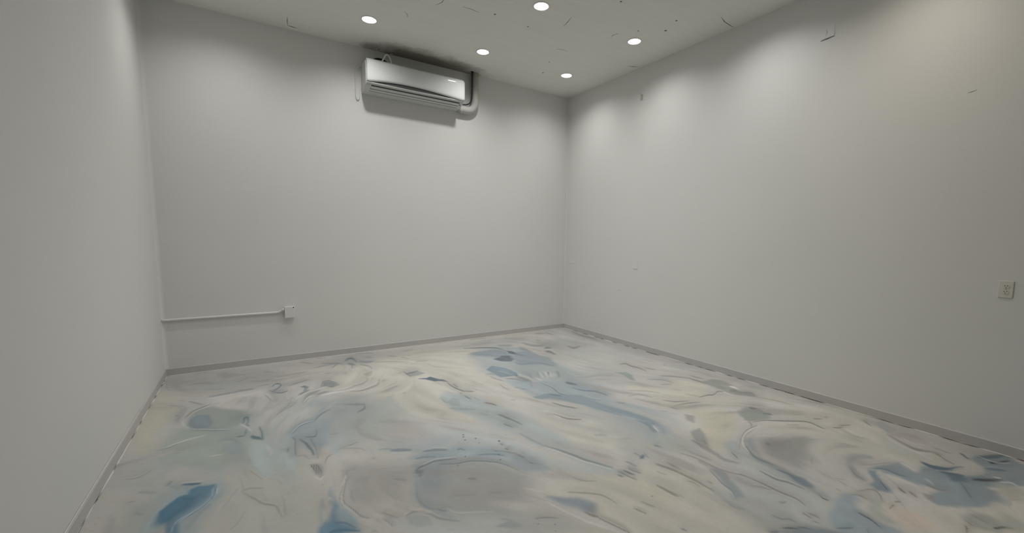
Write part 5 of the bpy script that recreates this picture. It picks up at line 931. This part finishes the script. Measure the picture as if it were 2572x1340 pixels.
# ------------------------------------------------------------------ air conditioner
def air_conditioner():
    X0, X1 = -3.088, -1.886
    root = empty('air_conditioner', ((X0 + X1)/2, 0, 3.12))
    ox, oy, oz = root.location
    def put(name, bm, m, parent=None, smooth=False):
        bmesh.ops.translate(bm, verts=bm.verts, vec=(-ox, -oy, -oz))
        o = obj(name, bm, m, parent or root, smooth)
        return o
    # body: rounded casing
    prof = [(-0.001, 3.415), (-0.03, 3.438), (-0.20, 3.44), (-0.232, 3.432), (-0.245, 3.41), (-0.247, 3.21), (-0.240, 3.185), (-0.222, 3.165), (-0.10, 3.128), (-0.03, 3.118), (-0.001, 3.125)]
    bm = prism_x(bmesh.new(), prof, X0, X1)
    ends = [e for e in bm.edges if abs(e.verts[0].co.x - e.verts[1].co.x) < 1e-6]
    bmesh.ops.bevel(bm, geom=ends, offset=0.008, segments=3, affect='EDGES', profile=0.5)
    body = put('body', bm, M_white)
    for p in body.data.polygons: p.use_smooth = p.area < 0.03
    # front panel: glossy sheet whose lower edge bows upward in the middle
    PX0, PX1 = X0 + 0.006, X1 - 0.003
    bm = bmesh.new(); nu, nv = 40, 10; F = []; B = []
    for i in range(nu+1):
        u = i/nu
        arch = 0.046*math.sin(math.pi*min(1, u)**0.8)**1.1
        zb = 3.186 + arch; zt = 3.446
        if u < 0.012: zb += 0.012*(1 - u/0.012); zt -= 0.004
        if u > 0.988: zb += 0.004; zt -= 0.008
        fr, br = [], []
        for k in range(nv+1):
            v = k/nv
            z = zb + (zt - zb)*v
            y = -0.274 - 0.004*math.sin(math.pi*v) + (0.012 if v == 1 else 0) + (0.004 if v == 0 else 0)
            x = PX0 + (PX1 - PX0)*u
            fr.append(bm.verts.new((x, y, z))); br.append(bm.verts.new((x, y + 0.014, z)))
        F.append(fr); B.append(br)
    for i in range(nu):
        for k in range(nv):
            bm.faces.new((F[i][k], F[i+1][k], F[i+1][k+1], F[i][k+1])); bm.faces.new((B[i][k], B[i][k+1], B[i+1][k+1], B[i+1][k]))
        bm.faces.new((F[i][0], B[i][0], B[i+1][0], F[i+1][0])); bm.faces.new((F[i][nv], F[i+1][nv], B[i+1][nv], B[i][nv]))
    for k in range(nv):
        bm.faces.new((F[0][k], F[0][k+1], B[0][k+1], B[0][k])); bm.faces.new((F[nu][k], B[nu][k], B[nu][k+1], F[nu][k+1]))
    fp = put('front_panel', bm, M_gloss, smooth=False)
    fp['label'] = 'glossy white front panel with a bowed lower edge'
    for p in fp.data.polygons: p.use_smooth = p.normal.y < -0.8
    # dark filter strip seen in the gap under the bowed panel
    put('filter_strip', prism_x(bmesh.new(), [(-0.248, 3.19), (-0.258, 3.192), (-0.258, 3.255), (-0.248, 3.255)], X0 + 0.03, X1 - 0.015), M_dgrey)
    put('hinge_gap', prism_x(bmesh.new(), [(-0.2445, 3.40), (-0.262, 3.40), (-0.262, 3.435), (-0.2445, 3.43)], X0 + 0.02, X1 - 0.02), M_grey)
    # lower lip between panel and vanes
    put('lower_lip', prism_x(bmesh.new(), [(-0.246, 3.176), (-0.262, 3.184), (-0.264, 3.192), (-0.246, 3.192)], X0 + 0.008, X1 - 0.006), M_white)
    # outlet: dark slots and two long vanes lying along the sloping underside
    def under(t, off):                                   # point on the underside, t from front (0) to back (1)
        y = -0.232 + t*0.132; z = 3.1685 - t*0.0405
        n = Vector((0, -0.29, -0.957)); n.normalize()
        return (y + n.y*off, z + n.z*off)
    def strip(t0, t1, o0, o1, a, b):
        p = [under(t0, o0), under(t1, o0), under(t1, o1), under(t0, o1)]
        return prism_x(bmesh.new(), p, a, b)
    for t in (0.02, 0.43, 0.80):
        put('outlet_slot', strip(t, t + 0.075, -0.002, 0.0012, X0 + 0.062, X1 - 0.05), M_slot)
    put('vane', strip(0.115, 0.42, 0.0, 0.006, X0 + 0.066, X1 - 0.054), M_white)
    put('vane', strip(0.52, 0.79, 0.0, 0.005, X0 + 0.064, X1 - 0.052), M_white)
    bm = boxm(X1 - 0.046, X1 - 0.028, -0.20, -0.185, 3.142, 3.156, bev=0.003)
    put('display_window', bm, M_grey)
    # seam of the side cap
    put('side_seam', prism_x(bmesh.new(), [(-0.035, 3.135), (-0.039, 3.135), (-0.039, 3.428), (-0.035, 3.428)], X0 - 0.0008, X0 + 0.003), M_grey)
    # loose cables on top, hose loop hanging at the left end
    put('cable', tube(bmesh.new(), [(-2.90, -0.16, 3.43), (-2.872, -0.155, 3.50), (-2.825, -0.15, 3.572), (-2.785, -0.15, 3.53), (-2.76, -0.15, 3.43)], 0.009, seg=8), M_cable, smooth=True)['label'] = 'white cable loop'
    put('cable', tube(bmesh.new(), [(-2.985, -0.10, 3.425), (-2.95, -0.10, 3.505), (-2.87, -0.09, 3.525), (-2.80, -0.08, 3.50), (-2.74, -0.08, 3.43)], 0.013, seg=8), M_black, smooth=True)['label'] = 'thick black cable'
    put('cable', tube(bmesh.new(), [(-2.80, -0.13, 3.43), (-2.745, -0.125, 3.49), (-2.71, -0.12, 3.43)], 0.009, seg=8), M_black, smooth=True)['label'] = 'short black cable'
    put('cable', tube(bmesh.new(), [(-2.86, -0.06, 3.43), (-2.85, -0.05, 3.56), (-2.80, -0.045, 3.60), (-2.73, -0.05, 3.642)], 0.005, seg=8), M_grey, smooth=True)['label'] = 'thin grey cable into the ceiling'
    put('hose_loop', tube(bmesh.new(), [(-3.07, -0.03, 3.436), (-3.105, -0.02, 3.42), (-3.146, -0.013, 3.36), (-3.15, -0.012, 3.20), (-3.149, -0.012, 3.075), (-3.133, -0.012, 3.042), (-3.113, -0.012, 3.075), (-3.108, -0.012, 3.14), (-3.098, -0.012, 3.19)], 0.0055, seg=8), M_painted, smooth=True)['label'] = 'thin pale hose loop hanging at the left end'
    tag(root, 'white wall-mounted air conditioner with glossy front high on the back wall', 'air conditioner')
    return root
air_conditioner()

# insulated pipe run from the unit's right end up into the ceiling
def pipe_run():
    root = empty('insulated_pipe', (-1.64, -0.06, 3.14))
    ox, oy, oz = root.location
    def put(name, bm, m, smooth=True):
        bmesh.ops.translate(bm, verts=bm.verts, vec=(-ox, -oy, -oz)); return obj(name, bm, m, root, smooth)
    r = 0.047
    pts = [(-1.884, -0.06, 3.147), (-1.80, -0.06, 3.145)]
    cxx, czz, rad = -1.765, 3.27, 0.125
    for k in range(0, 11):
        a = -math.pi/2 + math.pi/2*k/10
        pts.append((cxx + rad*math.cos(a), -0.06, czz + rad*math.sin(a)))
    pts.append((-1.64, -0.06, H - 0.001))
    put('pipe', tube(bmesh.new(), pts, r, seg=20, smooth=False), M_pipe)
    # wrapped joints
    for a, b in (((-1.862, 3.146), (-1.845, 3.146)),):
        put('joint_band', tube(bmesh.new(), [(a[0], -0.06, a[1]), (b[0], -0.06, b[1])], r + 0.004, seg=20, smooth=False), M_white)
    # thin dark line, modelled as a tube, along the inner side of the bend
    q = [(-1.83, -0.075, 3.205), (-1.775, -0.08, 3.212), (-1.735, -0.085, 3.235), (-1.706, -0.088, 3.285), (-1.700, -0.09, 3.34), (-1.699, -0.09, 3.48), (-1.699, -0.09, H - 0.001)]
    put('dark_line', tube(bmesh.new(), q, 0.008, seg=8), M_black)['label'] = 'thin dark line along the inner bend'
    put('ceiling_hole', lathe(bmesh.new(), [(0, -0.004), (0.016, -0.003), (0.022, 0.0)], seg=14, centre=(-1.697, -0.09)), M_slot)
    for o in root.children:
        if o.name.startswith('ceiling_hole'): o.location.z += H - 0.0003
    tag(root, 'painted insulated pipe curving from the air conditioner up into the ceiling', 'pipe')
pipe_run()

# ------------------------------------------------------------------ surface conduit and junction box on the back wall
def conduit():
    root = empty('surface_conduit', (-4.5, 0, 0.577))
    def put(name, bm, m, smooth=True):
        bmesh.ops.translate(bm, verts=bm.verts, vec=(4.5, 0, -0.577)); return obj(name, bm, m, root, smooth)
    put('pipe', tube(bmesh.new(), [(-W + 0.003, -0.014, 0.574), (-4.80, -0.014, 0.5755), (-4.45, -0.014, 0.577), (-4.12, -0.014, 0.578), (-4.055, -0.015, 0.579), (-4.025, -0.018, 0.590), (-4.004, -0.022, 0.604), (-3.984, -0.023, 0.606)], 0.0125, seg=12), M_painted)
    put('connector', tube(bmesh.new(), [(-4.004, -0.022, 0.604), (-3.984, -0.023, 0.606)], 0.0175, seg=12, smooth=False), M_painted)
    tag(root, 'thin painted conduit running along the lower left of the back wall', 'conduit')
conduit()
def junction_box():
    root = empty('junction_box', (-3.934, 0, 0.575))
    def put(name, bm, m, smooth=False):
        bmesh.ops.translate(bm, verts=bm.verts, vec=(3.934, 0, -0.575)); return obj(name, bm, m, root, smooth)
    put('box', boxm(-3.982, -3.886, -0.044, -0.0005, 0.515, 0.637, bev=0.005), M_painted)
    put('cover', boxm(-3.984, -3.884, -0.050, -0.043, 0.513, 0.639, bev=0.003), M_painted)
    for x, z in ((-3.934, 0.626), (-3.934, 0.526)):
        bm = lathe(bmesh.new(), [(0, 0.0015), (0.004, 0.0015), (0.0045, 0)], seg=10)
        bmesh.ops.rotate(bm, verts=bm.verts, cent=(0, 0, 0), matrix=Matrix.Rotation(math.pi/2, 3, 'X'))
        bmesh.ops.translate(bm, verts=bm.verts, vec=(x, -0.050, z)); put('screw', bm, M_painted)
    bm = lathe(bmesh.new(), [(0, 0.001), (0.006, 0.001), (0.0065, 0)], seg=10)
    bmesh.ops.rotate(bm, verts=bm.verts, cent=(0, 0, 0), matrix=Matrix.Rotation(math.pi/2, 3, 'X'))
    bmesh.ops.translate(bm, verts=bm.verts, vec=(-3.897, -0.0502, 0.628)); put('knockout_hole', bm, M_slot)
    tag(root, 'small painted junction box at the right end of the wall conduit', 'junction box')
junction_box()

# ------------------------------------------------------------------ outlet on the right wall
def outlet():
    yc, zc = -4.936, 1.146
    root = empty('wall_outlet', (0, yc, zc))
    put = lambda n, bm, m: obj(n, bm, m, root)
    put('plate', boxm(-0.006, -0.0003, -0.036, 0.036, -0.0585, 0.0585, bev=0.003), M_ivory)
    for s in (-1, 1):
        zz = 0.0195*s
        bm = bmesh.new()
        prof = [(0.017*math.cos(a)*1.0, max(-0.0135, min(0.0135, 0.017*math.sin(a)))) for a in [2*math.pi*k/24 for k in range(24)]]
        lo = [bm.verts.new((-0.0055, y, z + zz)) for y, z in prof]; hi = [bm.verts.new((-0.0085, y*0.96, z*0.96 + zz)) for y, z in prof]
        for k in range(24): bm.faces.new((lo[k], lo[(k+1) % 24], hi[(k+1) % 24], hi[k]))
        bm.faces.new(hi)
        f = put('receptacle', bm, M_ivory)
        for y, h in ((-0.0065, 0.009), (0.0065, 0.0075)):
            obj('slot', boxm(-0.0089, -0.0080, y - 0.0013, y + 0.0013, zz + 0.0005, zz + 0.0005 + h), M_slot, f)
        bm = lathe(bmesh.new(), [(0, 0.0004), (0.0024, 0.0004), (0.0024, -0.0006), (0, -0.0006)], seg=12)
        bmesh.ops.rotate(bm, verts=bm.verts, cent=(0, 0, 0), matrix=Matrix.Rotation(-math.pi/2, 3, 'Y'))
        bmesh.ops.translate(bm, verts=bm.verts, vec=(-0.0086, 0, zz - 0.0065))
        obj('ground_hole', bm, M_slot, f)
    bm = lathe(bmesh.new(), [(0, 0.001), (0.003, 0.001), (0.0035, 0)], seg=10)
    bmesh.ops.rotate(bm, verts=bm.verts, cent=(0, 0, 0), matrix=Matrix.Rotation(-math.pi/2, 3, 'Y'))
    bmesh.ops.translate(bm, verts=bm.verts, vec=(-0.006, 0, 0)); put('screw', bm, M_metal)
    tag(root, 'ivory double power outlet near the right edge of the right wall', 'outlet')
outlet()

# ------------------------------------------------------------------ small things left on the right wall
def blank_plate(y, z, wy, wz, label):
    root = empty('blank_plate', (0, y, z))
    obj('plate', boxm(-0.0045, -0.0003, -wy/2, wy/2, -wz/2, wz/2, bev=0.002), M_painted, root)
    for s in (-1, 1):
        bm = lathe(bmesh.new(), [(0, 0.001), (0.003, 0.001), (0.0035, 0)], seg=10)
        bmesh.ops.rotate(bm, verts=bm.verts, cent=(0, 0, 0), matrix=Matrix.Rotation(-math.pi/2, 3, 'Y'))
        bmesh.ops.translate(bm, verts=bm.verts, vec=(-0.0045, s*wy*0.33 if wy > wz else 0, 0 if wy > wz else s*wz*0.36)); obj('screw', bm, M_painted, root)
    tag(root, label, 'cover plate', 'painted-over cover plates')
blank_plate(-0.195, 1.115, 0.115, 0.07, 'small painted-over cover plate beside the back right corner')
blank_plate(-1.54, 1.128, 0.07, 0.112, 'small painted-over cover plate midway along the right wall')

def wall_anchor():
    root = empty('wall_anchor', (0, -1.528, 3.275))
    obj('plate', boxm(-0.006, -0.0003, -0.018, 0.018, -0.04, 0.03, bev=0.002), M_rust, root)
    obj('hook', tube(bmesh.new(), [(-0.004, 0, 0.028), (-0.02, 0.004, 0.035), (-0.024, 0.006, 0.05)], 0.003, seg=6), M_rust, root, smooth=True)
    tag(root, 'tiny brownish wall anchor high on the right wall near the ceiling', 'wall anchor')
wall_anchor()

def wall_patch():
    """square of filler standing a little off the wall, its lower edge open"""
    root = empty('wall_patch', (0, -3.67, 3.27))
    bm = bmesh.new()
    v = [bm.verts.new(p) for p in ((-0.0005, -0.052, 0.06), (-0.0005, 0.05, 0.06), (-0.004, 0.05, -0.05), (-0.004, -0.055, -0.046),
                                   (0.0, -0.052, 0.06), (0.0, 0.05, 0.06), (-0.0005, 0.05, -0.05), (-0.0005, -0.055, -0.046))]
    for f in ((0,1,2,3), (7,6,5,4), (0,4,5,1), (1,5,6,2), (2,6,7,3), (3,7,4,0)): bm.faces.new([v[i] for i in f])
    obj('filler_sheet', bm, M_painted, root)
    obj('open_edge', ribbon(bmesh.new(), [(-0.001, 0.052, -0.058), (-0.001, 0.0, -0.055), (-0.001, -0.055, -0.05)], 0.006, (-1, 0, 0), 0.003), M_crack, root)
    obj('pencil_mark', ribbon(bmesh.new(), [(-0.0018, 0.012, 0.025), (-0.0026, 0.004, 0.0), (-0.0036, 0.014, -0.03)], 0.004, (-1, 0, 0), 0.001), M_scuff, root)
    tag(root, 'square filler patch with a dark lower edge high on the right wall', 'wall patch')
wall_patch()

crack('scuff', w_right, [(-0.0002, -4.622, 2.513), (-0.0002, -4.645, 2.516), (-0.0002, -4.668, 2.522)], 0.005, (-1, 0, 0), material=M_scuff)
crack('scuff', w_right, [(-0.0002, -1.25, 0.753), (-0.0002, -1.27, 0.753)], 0.012, (-1, 0, 0), material=M_scuff)
crack('scuff', w_back, [(-1.40, -0.0002, 0.18), (-1.38, -0.0002, 0.182)], 0.012, (0, -1, 0))
crack('scuff', w_left, [(-W + 0.0002, -0.90, 1.11), (-W + 0.0002, -0.90, 1.15)], 0.006, (1, 0, 0), material=M_painted)
